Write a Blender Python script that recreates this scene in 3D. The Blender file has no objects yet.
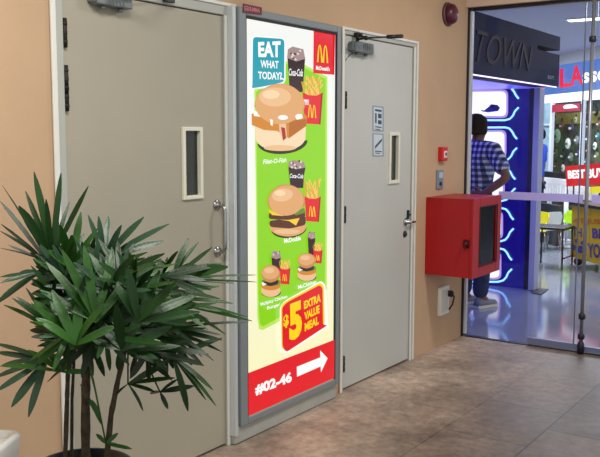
import bpy, bmesh, math, random
from mathutils import Vector, Matrix
C = bpy.context.scene.collection
PI = math.pi

# ------------------------------------------------------------------ camera
F, YAW, PIT, ROL = 842.99, 0.6045, -0.1096, 0.0019
CAM = Vector((2.6001, 0.0, 1.5325))
FW = Vector((-math.sin(YAW)*math.cos(PIT), math.cos(YAW)*math.cos(PIT), math.sin(PIT)))
R0 = Vector((math.cos(YAW), math.sin(YAW), 0)); U0 = R0.cross(FW)
RT = R0*math.cos(ROL)+U0*math.sin(ROL); UP = -R0*math.sin(ROL)+U0*math.cos(ROL)
cd = bpy.data.cameras.new('camera'); cam = bpy.data.objects.new('camera', cd); C.objects.link(cam)
cd.sensor_width = 36; cd.lens = F/600*36; cd.clip_start = 0.05; cd.clip_end = 200
M = Matrix((RT, UP, -FW)).transposed().to_4x4(); M.translation = CAM
cam.matrix_world = M
bpy.context.scene.camera = cam

# ------------------------------------------------------------------ world, exposure, lights
sc = bpy.context.scene
sc.view_settings.view_transform = 'Standard'; sc.view_settings.look = 'None'
sc.view_settings.exposure = 0.0; sc.view_settings.gamma = 1.0
try: sc.view_settings.use_curve_mapping = False
except Exception: pass
wd = bpy.data.worlds.new('world'); sc.world = wd; wd.use_nodes = True
bg = wd.node_tree.nodes['Background']; bg.inputs[0].default_value = (0.95, 0.96, 0.93, 1); bg.inputs[1].default_value = 0.85

def area(name, loc, size, power, col, rot=(0, 0, 0), sy=None):
    l = bpy.data.lights.new(name, 'AREA'); l.energy = power; l.color = col; l.size = size
    if sy: l.shape = 'RECTANGLE'; l.size_y = sy
    o = bpy.data.objects.new(name, l); o.location = loc; o.rotation_euler = rot; C.objects.link(o); return o
# added unseen fill lights that brighten the corridor from above
area('corridor_fill_light', (1.5, 1.3, 3.0), 0.7, 64, (1, 0.965, 0.90), sy=1.2)
area('corridor_fill_light', (1.8, 4.6, 3.0), 0.5, 44, (1, 0.95, 0.90), sy=0.5)
# mall interior ceiling lamps
area('mall_lamp_light', (2.4, 9.4, 2.9), 2.0, 42, (0.86, 0.90, 1.0), sy=2.2)
area('mall_lamp_light', (-0.9, 10.9, 2.9), 3.0, 210, (0.88, 0.93, 1.0), sy=2.5)
area('far_shop_fill_light', (-2.75, 13.4, 2.25), 1.6, 60, (0.95, 0.98, 1.0), sy=0.5, rot=(0.5, 0, -PI/4))  # added unseen fill light that brightens the hanging bags
# added unseen blue fill light for the glow inside the LED shop
area('led_shop_fill_light', (-1.2, 7.3, 1.95), 1.0, 20, (0.14, 0.12, 1.0), sy=1.6)

# ------------------------------------------------------------------ materials
MATS = {}
def lin(c):
    return tuple(((v/255.0)/12.92 if v/255.0 <= 0.04045 else ((v/255.0+0.055)/1.055)**2.4) for v in c)
def mat(name, rgb, rough=0.6, metal=0.0, spec=0.5, noise=0.0, nscale=8.0, bump=0.0, bscale=60.0, coat=0.0):
    if name in MATS: return MATS[name]
    m = bpy.data.materials.new(name); m.use_nodes = True; nt = m.node_tree; b = nt.nodes['Principled BSDF']
    c = lin(rgb)
    b.inputs['Base Color'].default_value = (*c, 1); b.inputs['Roughness'].default_value = rough
    b.inputs['Metallic'].default_value = metal; b.inputs['Specular IOR Level'].default_value = spec
    b.inputs['Coat Weight'].default_value = coat
    tc = nt.nodes.new('ShaderNodeTexCoord')
    if noise > 0:
        n = nt.nodes.new('ShaderNodeTexNoise'); n.inputs['Scale'].default_value = nscale; n.inputs['Detail'].default_value = 5
        r = nt.nodes.new('ShaderNodeValToRGB')
        r.color_ramp.elements[0].position = 0.3; r.color_ramp.elements[1].position = 0.7
        r.color_ramp.elements[0].color = (*[v*(1-noise) for v in c], 1); r.color_ramp.elements[1].color = (*[min(1, v*(1+noise)) for v in c], 1)
        nt.links.new(tc.outputs['Object'], n.inputs['Vector']); nt.links.new(n.outputs['Fac'], r.inputs[0]); nt.links.new(r.outputs[0], b.inputs['Base Color'])
    if bump > 0:
        n = nt.nodes.new('ShaderNodeTexNoise'); n.inputs['Scale'].default_value = bscale; n.inputs['Detail'].default_value = 4
        bp = nt.nodes.new('ShaderNodeBump'); bp.inputs['Strength'].default_value = bump; bp.inputs['Distance'].default_value = 0.01
        nt.links.new(tc.outputs['Object'], n.inputs['Vector']); nt.links.new(n.outputs['Fac'], bp.inputs['Height']); nt.links.new(bp.outputs[0], b.inputs['Normal'])
    MATS[name] = m; return m
def emis(name, rgb, strength=1.0, rough=0.35):
    if name in MATS: return MATS[name]
    m = mat(name, (12, 12, 12), rough); b = m.node_tree.nodes['Principled BSDF']
    b.inputs['Emission Color'].default_value = (*lin(rgb), 1); b.inputs['Emission Strength'].default_value = strength
    return m
def glass(name, tint=(1, 1, 1), gloss=1.0):
    if name in MATS: return MATS[name]
    m = bpy.data.materials.new(name); m.use_nodes = True; nt = m.node_tree; nt.nodes.clear()
    o = nt.nodes.new('ShaderNodeOutputMaterial'); t = nt.nodes.new('ShaderNodeBsdfTransparent'); g = nt.nodes.new('ShaderNodeBsdfGlossy')
    fr = nt.nodes.new('ShaderNodeFresnel'); mx = nt.nodes.new('ShaderNodeMixShader'); mu = nt.nodes.new('ShaderNodeMath')
    fr.inputs[0].default_value = 1.45; mu.operation = 'MULTIPLY'; mu.inputs[1].default_value = gloss
    t.inputs[0].default_value = (*tint, 1); g.inputs['Roughness'].default_value = 0.02
    nt.links.new(fr.outputs[0], mu.inputs[0]); nt.links.new(mu.outputs[0], mx.inputs[0])
    nt.links.new(t.outputs[0], mx.inputs[1]); nt.links.new(g.outputs[0], mx.inputs[2]); nt.links.new(mx.outputs[0], o.inputs[0])
    MATS[name] = m; return m

def wall_material():
    m = mat('wall_paint', (194, 162, 130), 0.75, noise=0.05, nscale=2.5, bump=0.15, bscale=25)
    return m
def door_material(name, rgb):
    m = mat(name, rgb, 0.5, noise=0.035, nscale=2.2, bump=0.04, bscale=18); return m
def floor_material():
    m = bpy.data.materials.new('stone_tiles'); m.use_nodes = True; nt = m.node_tree; b = nt.nodes['Principled BSDF']; L = nt.links
    tc = nt.nodes.new('ShaderNodeTexCoord'); mp = nt.nodes.new('ShaderNodeMapping'); mp.inputs['Location'].default_value = (0.07, 0.12, 0)
    mp.inputs['Rotation'].default_value = (0, 0, PI/2)
    L.new(tc.outputs['Object'], mp.inputs[0])
    br = nt.nodes.new('ShaderNodeTexBrick'); br.offset = 0.5; br.inputs['Scale'].default_value = 1.0
    br.inputs['Brick Width'].default_value = 0.6; br.inputs['Row Height'].default_value = 0.45; br.inputs['Mortar Size'].default_value = 0.006
    br.inputs['Mortar Smooth'].default_value = 0.4
    br.inputs['Color1'].default_value = (*lin((104, 92, 82)), 1); br.inputs['Color2'].default_value = (*lin((86, 77, 70)), 1)
    br.inputs['Mortar'].default_value = (*lin((56, 50, 46)), 1)
    L.new(mp.outputs[0], br.inputs['Vector'])
    n1 = nt.nodes.new('ShaderNodeTexNoise'); n1.inputs['Scale'].default_value = 1.7; n1.inputs['Detail'].default_value = 8; n1.inputs['Roughness'].default_value = 0.62
    L.new(tc.outputs['Object'], n1.inputs['Vector'])
    # pale dust that gathers along the foot of the wall (x = 0)
    sp = nt.nodes.new('ShaderNodeSeparateXYZ'); L.new(tc.outputs['Object'], sp.inputs[0])
    mr = nt.nodes.new('ShaderNodeMapRange'); mr.inputs[1].default_value = 1.25; mr.inputs[2].default_value = 0.05; L.new(sp.outputs['X'], mr.inputs[0])
    ad = nt.nodes.new('ShaderNodeMath'); ad.operation = 'MULTIPLY_ADD'; ad.inputs[1].default_value = 2.6; ad.inputs[2].default_value = -0.7
    L.new(n1.outputs['Fac'], ad.inputs[0])
    mu = nt.nodes.new('ShaderNodeMath'); mu.operation = 'MULTIPLY'; mu.use_clamp = True; L.new(mr.outputs[0], mu.inputs[0]); L.new(ad.outputs[0], mu.inputs[1])
    mx = nt.nodes.new('ShaderNodeMixRGB'); mx.inputs[2].default_value = (*lin((216, 194, 176)), 1)
    L.new(mu.outputs[0], mx.inputs[0]); L.new(br.outputs['Color'], mx.inputs[1])
    n2 = nt.nodes.new('ShaderNodeTexNoise'); n2.inputs['Scale'].default_value = 17; n2.inputs['Detail'].default_value = 8; n2.inputs['Roughness'].default_value = 0.7
    L.new(tc.outputs['Object'], n2.inputs['Vector'])
    r2 = nt.nodes.new('ShaderNodeValToRGB'); r2.color_ramp.elements[0].position = 0.33; r2.color_ramp.elements[0].color = (0.6, 0.58, 0.56, 1)
    r2.color_ramp.elements[1].position = 0.68; r2.color_ramp.elements[1].color = (1.15, 1.13, 1.1, 1)
    L.new(n2.outputs['Fac'], r2.inputs[0])
    m2 = nt.nodes.new('ShaderNodeMixRGB'); m2.blend_type = 'MULTIPLY'; m2.inputs[0].default_value = 1
    L.new(mx.outputs[0], m2.inputs[1]); L.new(r2.outputs[0], m2.inputs[2]); L.new(m2.outputs[0], b.inputs['Base Color'])
    b.inputs['Roughness'].default_value = 0.42; b.inputs['Specular IOR Level'].default_value = 0.35
    rr = nt.nodes.new('ShaderNodeMapRange'); rr.inputs[3].default_value = 0.3; rr.inputs[4].default_value = 0.62
    L.new(n1.outputs['Fac'], rr.inputs[0]); L.new(rr.outputs[0], b.inputs['Roughness'])
    bp = nt.nodes.new('ShaderNodeBump'); bp.inputs['Strength'].default_value = 0.25; bp.inputs['Distance'].default_value = 0.004
    L.new(n2.outputs['Fac'], bp.inputs['Height']); L.new(bp.outputs[0], b.inputs['Normal'])
    return m
def plaid_material():
    m = bpy.data.materials.new('plaid_cloth'); m.use_nodes = True; nt = m.node_tree; b = nt.nodes['Principled BSDF']; L = nt.links
    tc = nt.nodes.new('ShaderNodeTexCoord'); sp = nt.nodes.new('ShaderNodeSeparateXYZ'); L.new(tc.outputs['Object'], sp.inputs[0])
    out = []
    for ax in ('X', 'Z'):
        a = nt.nodes.new('ShaderNodeMath'); a.operation = 'MULTIPLY'; a.inputs[1].default_value = 2*PI/0.052; L.new(sp.outputs[ax], a.inputs[0])
        s = nt.nodes.new('ShaderNodeMath'); s.operation = 'SINE'; L.new(a.outputs[0], s.inputs[0])
        g = nt.nodes.new('ShaderNodeMapRange'); g.inputs[1].default_value = -0.1; g.inputs[2].default_value = 0.35; L.new(s.outputs[0], g.inputs[0]); out.append(g)
    ad = nt.nodes.new('ShaderNodeMath'); ad.operation = 'ADD'; L.new(out[0].outputs[0], ad.inputs[0]); L.new(out[1].outputs[0], ad.inputs[1])
    hf = nt.nodes.new('ShaderNodeMath'); hf.operation = 'MULTIPLY'; hf.inputs[1].default_value = 0.5; L.new(ad.outputs[0], hf.inputs[0])
    r = nt.nodes.new('ShaderNodeValToRGB'); r.color_ramp.elements[0].color = (*lin((24, 30, 66)), 1); r.color_ramp.elements[1].color = (*lin((205, 215, 235)), 1)
    e = r.color_ramp.elements.new(0.5); e.color = (*lin((84, 104, 158)), 1)
    L.new(hf.outputs[0], r.inputs[0]); L.new(r.outputs[0], b.inputs['Base Color']); b.inputs['Roughness'].default_value = 0.85
    return m
def leaf_material(name, rgb, rough):
    m = mat(name, rgb, rough, noise=0.25, nscale=7, bump=0.1, bscale=120, spec=0.32)
    return m

W_ = wall_material()
DOOR_A = door_material('door_paint', (168, 162, 145))
FRAME = mat('frame_paint', (176, 178, 170), 0.42, noise=0.03, nscale=4)
FRAMEW = mat('frame_edge_paint', (226, 226, 220), 0.4)
BLACK = mat('black_rubber', (22, 22, 22), 0.6)
STEEL = mat('brushed_steel', (170, 170, 170), 0.25, metal=1.0)
DARKSTEEL = mat('dark_steel', (62, 64, 66), 0.35, metal=0.8)
CLOSER = mat('closer_metal', (120, 126, 128), 0.4, metal=0.5, noise=0.2, nscale=30)
SIGNFRAME = mat('sign_aluminium', (132, 142, 146), 0.38, metal=0.1)
WHITEP = mat('white_plastic', (226, 226, 220), 0.4)
GLASS = glass('clear_glass', gloss=0.45); DARKGLASS = mat('dark_glass', (38, 42, 38), 0.12, noise=0.2, nscale=10)

# ------------------------------------------------------------------ helpers
def unproj(px, py, pt, nrm):
    d = FW + RT*((px-300)/F) - UP*((py-228.5)/F); n = Vector(nrm)
    return CAM + d*((Vector(pt)-CAM).dot(n)/d.dot(n))
def onwall(px, py, x=0.0): return unproj(px, py, (x, 0, 0), (1, 0, 0))
def onfloor(px, py): return unproj(px, py, (0, 0, 0), (0, 0, 1))
def onback(px, py, y): return unproj(px, py, (0, y, 0), (0, 1, 0))
def atdepth(px, py, d):
    return CAM + (FW + RT*((px-300)/F) - UP*((py-228.5)/F))*d

class MB:
    """collects shapes of one part"""
    def __init__(s): s.bm = bmesh.new()
    def box(s, a, b, bev=0.0, seg=2, mi=0):
        a, b = Vector(a), Vector(b); lo = Vector(map(min, a, b)); hi = Vector(map(max, a, b))
        t = bmesh.new(); bmesh.ops.create_cube(t, size=1)
        for v in t.verts: v.co = Vector((lo[i]+(v.co[i]+0.5)*(hi[i]-lo[i]) for i in range(3)))
        if bev: bmesh.ops.bevel(t, geom=t.edges[:], offset=bev, segments=seg, affect='EDGES', profile=0.5)
        s._add(t, mi); return s
    def _add(s, t, mi=0):
        for f in t.faces: f.material_index = mi
        me = bpy.data.meshes.new('t'); t.to_mesh(me); t.free(); s.bm.from_mesh(me); bpy.data.meshes.remove(me)
    def tube(s, pts, r, n=10, mi=0, cap=True):
        pts = [Vector(p) for p in pts]; rs = r if isinstance(r, (list, tuple)) else [r]*len(pts)
        t = bmesh.new(); rings = []; prev = None
        for i, p in enumerate(pts):
            d = (pts[min(i+1, len(pts)-1)]-pts[max(i-1, 0)]).normalized()
            if prev is None: u = d.orthogonal().normalized()
            else: u = (prev-d*prev.dot(d)).normalized()
            prev = u; v = d.cross(u)
            rings.append([t.verts.new(p+(u*math.cos(2*PI*k/n)+v*math.sin(2*PI*k/n))*rs[i]) for k in range(n)])
        for a, b in zip(rings, rings[1:]):
            for k in range(n): t.faces.new((a[k], a[(k+1) % n], b[(k+1) % n], b[k]))
        if cap: t.faces.new(rings[0][::-1]); t.faces.new(rings[-1])
        for f in t.faces: f.smooth = True
        s._add(t, mi); return s
    def lathe(s, prof, c, n=32, axis='z', mi=0):
        t = bmesh.new(); rings = []; c = Vector(c)
        def P(r, h, a):
            x, y = r*math.cos(a), r*math.sin(a)
            return c + {'z': Vector((x, y, h)), 'x': Vector((h, x, y)), 'y': Vector((x, h, y))}[axis]
        for r, h in prof:
            rings.append([t.verts.new(P(max(r, 1e-5), h, 2*PI*k/n)) for k in range(n)])
        for a, b in zip(rings, rings[1:]):
            for k in range(n): t.faces.new((a[k], a[(k+1) % n], b[(k+1) % n], b[k]))
        t.faces.new(rings[0][::-1]); t.faces.new(rings[-1])
        for f in t.faces: f.smooth = True
        s._add(t, mi); return s
    def prism(s, pts, off, mi=0):
        """polygon given by 3-D points, thickened by vector off"""
        t = bmesh.new(); off = Vector(off)
        a = [t.verts.new(Vector(p)) for p in pts]; b = [t.verts.new(Vector(p)+off) for p in pts]; n = len(a)
        fs = [t.faces.new(a), t.faces.new(b[::-1])]
        for k in range(n): t.faces.new((a[k], b[k], b[(k+1) % n], a[(k+1) % n]))
        bmesh.ops.triangulate(t, faces=fs)
        s._add(t, mi); return s
    def ball(s, c, rad, mi=0, u=16, v=10):
        t = bmesh.new(); bmesh.ops.create_uvsphere(t, u_segments=u, v_segments=v, radius=1)
        r = rad if isinstance(rad, (tuple, list)) else (rad,)*3
        for w in t.verts: w.co = Vector(c)+Vector((w.co[i]*r[i] for i in range(3)))
        for f in t.faces: f.smooth = True
        s._add(t, mi); return s
    def build(s, name, m, parent=None, smooth=False):
        bmesh.ops.recalc_face_normals(s.bm, faces=s.bm.faces[:])
        if parent is not None:
            off = Vector((0, 0, 0)); q_ = parent
            while q_ is not None: off = off+q_.location; q_ = q_.parent
            for v in s.bm.verts: v.co -= off
        me = bpy.data.meshes.new(name); s.bm.to_mesh(me); s.bm.free()
        for mm in (m if isinstance(m, (list, tuple)) else [m]): me.materials.append(mm)
        o = bpy.data.objects.new(name, me); C.objects.link(o)
        if parent is not None: o.parent = parent
        if smooth:
            for p in me.polygons: p.use_smooth = True
        return o
def recenter(o):
    """put a single-mesh thing's origin at its base centre"""
    vs = [v.co for v in o.data.vertices]
    c = Vector(((min(v.x for v in vs)+max(v.x for v in vs))/2, (min(v.y for v in vs)+max(v.y for v in vs))/2, min(v.z for v in vs)))
    for v in o.data.vertices: v.co -= c
    o.location = c; return o
def tag(o, label, cat, group=None, kind=None):
    if label: o['label'] = label
    if cat: o['category'] = cat
    if group: o['group'] = group
    if kind: o['kind'] = kind
    return o
def struct(o): o['kind'] = 'structure'; return o
def thing(name, label, cat, loc, group=None):
    o = bpy.data.objects.new(name, None); o.empty_display_size = 0.1; C.objects.link(o); o.location = loc
    o.matrix_world = Matrix.Translation(Vector(loc))
    return tag(o, label, cat, group)
def quad_prism(mb, pxs, x, t=0.002, mi=0):
    mb.prism([onwall(a, b, x) for a, b in pxs], (t, 0, 0), mi)

def text_mesh(body, shear=0.0, bold=0.0):
    cu = bpy.data.curves.new('txt', 'FONT'); cu.body = body; cu.size = 1; cu.shear = shear; cu.offset = bold; cu.resolution_u = 3
    ob = bpy.data.objects.new('txt', cu); C.objects.link(ob); dg = bpy.context.evaluated_depsgraph_get()
    me = bpy.data.meshes.new_from_object(ob.evaluated_get(dg)); bpy.data.objects.remove(ob); bpy.data.curves.remove(cu)
    xs = [v.co.x for v in me.vertices]; ys = [v.co.y for v in me.vertices]
    x0, x1, y0, y1 = min(xs), max(xs), min(ys), max(ys)
    vs = [((v.co.x-x0)/(x1-x0), (v.co.y-y0)/(y1-y0)) for v in me.vertices]; fs = [tuple(p.vertices) for p in me.polygons]
    bpy.data.meshes.remove(me); return vs, fs
def put_text(mb, body, quad, nrm_off, mi=0, shear=0.0, bold=0.0):
    """quad: TL TR BR BL as 3-D points"""
    vs, fs = text_mesh(body, shear, bold); TL, TR, BR, BL = [Vector(q) for q in quad]
    t = bmesh.new(); W = []
    for u, v in vs:
        W.append(t.verts.new((BL*(1-u)+BR*u)*(1-v)+(TL*(1-u)+TR*u)*v+Vector(nrm_off)))
    for f in fs:
        try: t.faces.new([W[i] for i in f])
        except ValueError: pass
    mb._add(t, mi)

# ------------------------------------------------------------------ structure
GY = 5.973          # glass line
D1 = (2.118, 3.205); D2 = (4.180, 5.125); FH = 2.15
def slab(name, a, b, m, bev=0): return struct(MB().box(a, b, bev).build(name, m))
# wall with recesses left for the two doors: built as pieces of one mesh
def wallmesh():
    m = MB(); T = -0.25
    d1 = (D1[0]+0.02, D1[1]-0.02); d2 = (D2[0]+0.015, D2[1]-0.015); zt = FH-0.02
    for (y0, y1, z0, z1) in ((-1.5, d1[0], 0, 2.95), (d1[0], d1[1], zt, 2.95), (d1[1], d2[0], 0, 2.95), (d2[0], d2[1], zt, 2.95), (d2[1], GY+0.03, 0, 2.95)):
        m.box((T, y0, z0), (0, y1, z1))
    bmesh.ops.remove_doubles(m.bm, verts=m.bm.verts[:], dist=1e-5)
    return m
struct(wallmesh().build('wall_left', W_))
FLOOR = floor_material()
slab('floor', (-0.25, -1.5, -0.1), (4.6, GY, 0), FLOOR)
MALLFLOOR = mat('polished_mall_floor', (142, 150, 164), 0.085, noise=0.06, nscale=3, spec=0.7)
slab('floor_mall', (-9, GY, -0.1), (8, 21, -0.002), MALLFLOOR)
CEIL = mat('ceiling_paint', (188, 186, 190), 0.8)
slab('ceiling', (-0.25, -1.5, 3.05), (4.6, GY+0.2, 3.15), CEIL)
MCEIL = mat('mall_ceiling_paint', (190, 195, 215), 0.75)
slab('ceiling_mall', (-9, GY+0.2, 2.95), (8, 21, 3.05), MCEIL)
HEAD = mat('header_paint', (222, 196, 176), 0.7, noise=0.03, nscale=3)
slab('wall_header', (0.0, GY-0.06, 2.474), (4.6, GY+0.2, 3.05), HEAD)
slab('wall_mall_back', (-9, 21, -0.1), (8, 21.15, 3.05), mat('mall_wall', (190, 195, 205), 0.7))
slab('wall_mall_left', (-9.15, GY, -0.1), (-9, 21.15, 3.05), MATS['mall_wall'])

# ------------------------------------------------------------------ doors
def frame_mb(y0, y1, h, fw, x1, x0=-0.12, fr=None):
    m = MB(); fr = fr or fw
    m.box((x0, y0, 0), (x1, y0+fw, h), 0.004); m.box((x0, y1-fr, 0), (x1, y1, h), 0.004); m.box((x0, y0+fw, h-fw), (x1, y1-fr, h), 0.004)
    return m
def door(name, y0, y1, fw, leafx, fr):
    root = struct(bpy.data.objects.new(name, None)); C.objects.link(root); root.location = (0, (y0+y1)/2, 0)
    root.matrix_world = Matrix.Translation(root.location)
    root['label'] = ''
    del root['label']
    f = frame_mb(y0, y1, FH, fw, 0.006, fr=fr).build('door_frame', FRAME, root)
    # narrow raised lip along the outer edge of the frame
    l = MB()
    l.box((0.004, y0-0.008, 0), (0.014, y0+0.016, FH+0.004), 0.003); l.box((0.004, y1-0.012, 0), (0.014, y1+0.004, FH+0.004), 0.003)
    l.box((0.004, y0+0.016, FH-0.012), (0.014, y1-0.012, FH+0.004), 0.003); l.box((0.004, y1-fr-0.002, 0), (0.012, y1-fr+0.016, FH-fw), 0.003)
    l.build('frame_lip', FRAMEW, f)
    st = MB(); st.box((-0.12, y0+fw, 0), (leafx-0.045, y0+fw+0.012, FH-fw), 0); st.box((-0.12, y1-fr-0.012, 0), (leafx-0.045, y1-fr, FH-fw), 0)
    st.box((-0.12, y0+fw, FH-fw-0.012), (leafx-0.045, y1-fr, FH-fw), 0)
    st.build('door_stop', BLACK, f)
    return root, f
def leaf_with_hole(root, y0, y1, z0, z1, x0, x1, hy0, hy1, hz0, hz1, m):
    b = MB()
    for (a, c, d, e) in ((y0, hy0, z0, z1), (hy1, y1, z0, z1), (hy0, hy1, z0, hz0), (hy0, hy1, hz1, z1)):
        b.box((x0, a, d), (x1, c, e))
    bmesh.ops.remove_doubles(b.bm, verts=b.bm.verts[:], dist=1e-5)
    return b.build('door_leaf', m, root)
def vision(leaf, x1, hy0, hy1, hz0, hz1, w=0.02):
    m = MB(); xa, xb = x1-0.05, x1+0.012
    m.box((xa, hy0-w, hz0-w), (xb, hy0+0.004, hz1+w), 0.003); m.box((xa, hy1-0.004, hz0-w), (xb, hy1+w, hz1+w), 0.003)
    m.box((xa, hy0, hz0-w), (xb, hy1, hz0+0.004), 0.003); m.box((xa, hy0, hz1-0.004), (xb, hy1, hz1+w), 0.003)
    m.build('window_bead', mat('bead_paint', (226, 224, 206), 0.45), leaf)
    g = MB(); g.box((x1-0.016, hy0, hz0), (x1-0.010, hy1, hz1)); g.build('vision_pane', DARKGLASS, leaf)
def hinge(root, x, y, z, h=0.11):
    m = MB(); m.tube([(x, y, z-h/2), (x, y, z+h/2)], 0.0095, 10)
    for k in (-1, 0, 1): m.tube([(x, y, z+k*h/3.2-0.006), (x, y, z+k*h/3.2+0.006)], 0.0105, 10)
    m.box((x-0.012, y-0.014, z-h/2), (x-0.006, y+0.014, z+h/2))
    m.build('hinge', mat('hinge_dark', (40, 36, 32), 0.6, metal=0.3), root)

# door 1 (left): plain grey leaf, D handle
d1, f1 = door('door_1', D1[0], D1[1], 0.055, -0.005, 0.078)
LX = -0.004
pA = onwall(183.5, 130, LX); pB = onwall(200, 195.5, LX)
y0, y1, ztop = D1[0]+0.059, D1[1]-0.081, FH-0.060
leaf1 = leaf_with_hole(d1, y0, y1, 0.014, ztop, LX-0.045, LX, pA.y, pB.y, pB.z, pA.z, DOOR_A)
vision(leaf1, LX, pA.y, pB.y, pB.z, pA.z, 0.014)
for px, py in ((67, 33), (70.5, 80), (71, 97), (72, 300)):
    p = onwall(px, py, LX+0.006); hinge(d1, LX+0.006, D1[0]+0.064, p.z, 0.11)
ra = onwall(217, 205, LX); rb = onwall(217, 251.5, LX); ra.y = rb.y = (ra.y+rb.y)/2
h = MB()
for r in (ra, rb): h.lathe([(0.026, 0.0), (0.026, 0.004), (0.022, 0.008), (0.011, 0.012), (0.0095, 0.02)], (LX, r.y, r.z), 24, 'x')
hp = []; out = 0.05; rad = 0.028; zA, zB = ra.z, rb.z
hp.append(Vector((LX+0.008, ra.y, zA)))
for k in range(7):
    a = k/6*PI/2; hp.append(Vector((LX+out-rad+rad*math.sin(a), ra.y, zA-rad+rad*math.cos(a))))
for k in range(7):
    a = PI/2*(1-k/6); hp.append(Vector((LX+out-rad+rad*math.sin(a), ra.y, zB+rad-rad*math.cos(a))))
hp.append(Vector((LX+0.008, ra.y, zB)))
h.tube(hp, 0.0095, 14)
tag(h.build('pull_handle', STEEL, leaf1), 'polished steel D-shaped handle', None)
def closer_body(leaf, ya, yb, za, zb, x):
    m = MB(); m.box((x, ya, za), (x+0.05, yb, zb), 0.006, 3)
    m.box((x+0.002, ya-0.012, za+0.008), (x+0.04, ya+0.004, zb-0.008), 0.004)
    for t in (0.25, 0.75):
        m.lathe([(0.012, 0), (0.012, 0.012), (0.007, 0.016)], (x+0.025, ya+(yb-ya)*t, za-0.014), 16)
    for q in range(4):
        yy = ya+(yb-ya)*(0.42+0.1*q); m.box((x+0.049, yy, za+0.008), (x+0.053, yy+0.006, zb-0.008), 0.001)
    return m.build('door_closer', CLOSER, leaf)
a = onwall(96, 6, LX+0.05); b = onwall(133, 6, LX+0.05)
zc = onwall(118, 7, LX+0.05).z
cl1 = closer_body(d1, a.y+0.01, b.y, zc, zc+0.055, LX)
am = MB(); am.tube([(LX+0.03, a.y+0.05, zc+0.06), (LX+0.16, a.y+0.2, zc+0.066)], 0.006, 8); am.tube([(LX+0.16, a.y+0.2, zc+0.07), (0.03, a.y+0.42, zc+0.072)], 0.006, 8)
am.box((0.0145, a.y+0.40, zc+0.06), (0.034, a.y+0.46, zc+0.084), 0.002)
am.build('closer_arm', DARKSTEEL, cl1)

# door 2 (right): lighter leaf, lever handle, notices
DOOR_B = door_material('door_paint_light', (192, 194, 188))
d2, f2 = door('door_2', D2[0], D2[1], 0.036, -0.005, 0.05)
LX2 = -0.004
pA = onwall(390, 135, LX2); pB = onwall(397, 180.5, LX2)
y0, y1, ztop = D2[0]+0.040, D2[1]-0.053, FH-0.041
leaf2 = leaf_with_hole(d2, y0, y1, 0.014, ztop, LX2-0.045, LX2, pA.y, pB.y, pB.z, pA.z, DOOR_B)
vision(leaf2, LX2, pA.y, pB.y, pB.z, pA.z, 0.018)
for px, py in ((343, 100), (342, 262), (341, 215), (340, 365)):
    p = onwall(px, py, LX2)
    if py != 262: hinge(d2, LX2+0.006, D2[0]+0.044, p.z, 0.1)
ca = onwall(356, 42, LX2+0.05); cb = onwall(374, 52, LX2+0.05)
zt2 = onwall(355, 40.5, LX2+0.05).z; zb2 = onwall(355, 51.5, LX2+0.05).z
cl2 = closer_body(d2, ca.y, cb.y, zb2, zt2, LX2)
zz = zt2+0.012; am = MB()
P0 = Vector((LX2+0.03, ca.y+0.05, zz)); P1 = onwall(366, 38, 0.12); P2 = onwall(389, 36.8, 0.16); P3 = onwall(402, 36.2, 0.185)
am.tube([P0-Vector((0, 0, 0.02)), P0+Vector((0, 0, 0.012))], 0.011, 12)
am.tube([P0, P1], 0.006, 8); am.tube([onwall(360, 35, 0.03), P1, P2], 0.0055, 8); am.tube([P2-(P3-P2)*0.1, P3], 0.012, 8)
am.tube([P1-Vector((0, 0, .012)), P1+Vector((0, 0, .012))], 0.01, 12)
fo = onwall(360, 35, 0.03); am.box((0.0065, fo.y-0.03, fo.z-0.012), (0.032, fo.y+0.03, fo.z+0.012), 0.002)
am.build('closer_arm', mat('black_steel', (34, 34, 36), 0.4, metal=0.4), cl2)
# thin grey curved line from the closer to the hinge side
wv = [onwall(x, y, LX2+0.004) for x, y in ((353, 53), (350, 55), (346.5, 59), (344.2, 63), (343.6, 70))]
MB().tube(wv, 0.002, 6).build('curved_line', mat('grey_line', (92, 92, 92), 0.6), leaf2)
# lever handle with plate, key escutcheon
lp = onwall(405.2, 222, LX2)
m = MB(); m.lathe([(0.026, 0), (0.026, 0.006), (0.02, 0.01), (0.011, 0.013), (0.011, 0.04)], (LX2, lp.y, lp.z), 20, 'x')
m.tube([(LX2+0.036, lp.y-0.002, lp.z), (LX2+0.04, lp.y+0.02, lp.z), (LX2+0.04, lp.y+0.045, lp.z-0.001), (LX2+0.038, lp.y+0.07, lp.z-0.002)], [0.009, 0.0085, 0.008, 0.007], 10)
m.build('lever_handle', STEEL, leaf2)
kp = onwall(404.5, 234, LX2); m = MB(); m.lathe([(0.022, 0), (0.022, 0.006), (0.018, 0.009), (0.009, 0.0095), (0.009, 0.016)], (LX2, kp.y, kp.z), 20, 'x'); m.build('lock_cylinder', DARKSTEEL, leaf2)
bp = onwall(407, 214.5, LX2); m = MB(); m.box((LX2, bp.y-0.006, bp.z-0.03), (LX2+0.016, bp.y+0.008, bp.z+0.03), 0.003); m.tube([(LX2+0.016, bp.y, bp.z), (LX2+0.03, bp.y, bp.z)], 0.005, 8); m.build('latch', DARKSTEEL, leaf2)
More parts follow.
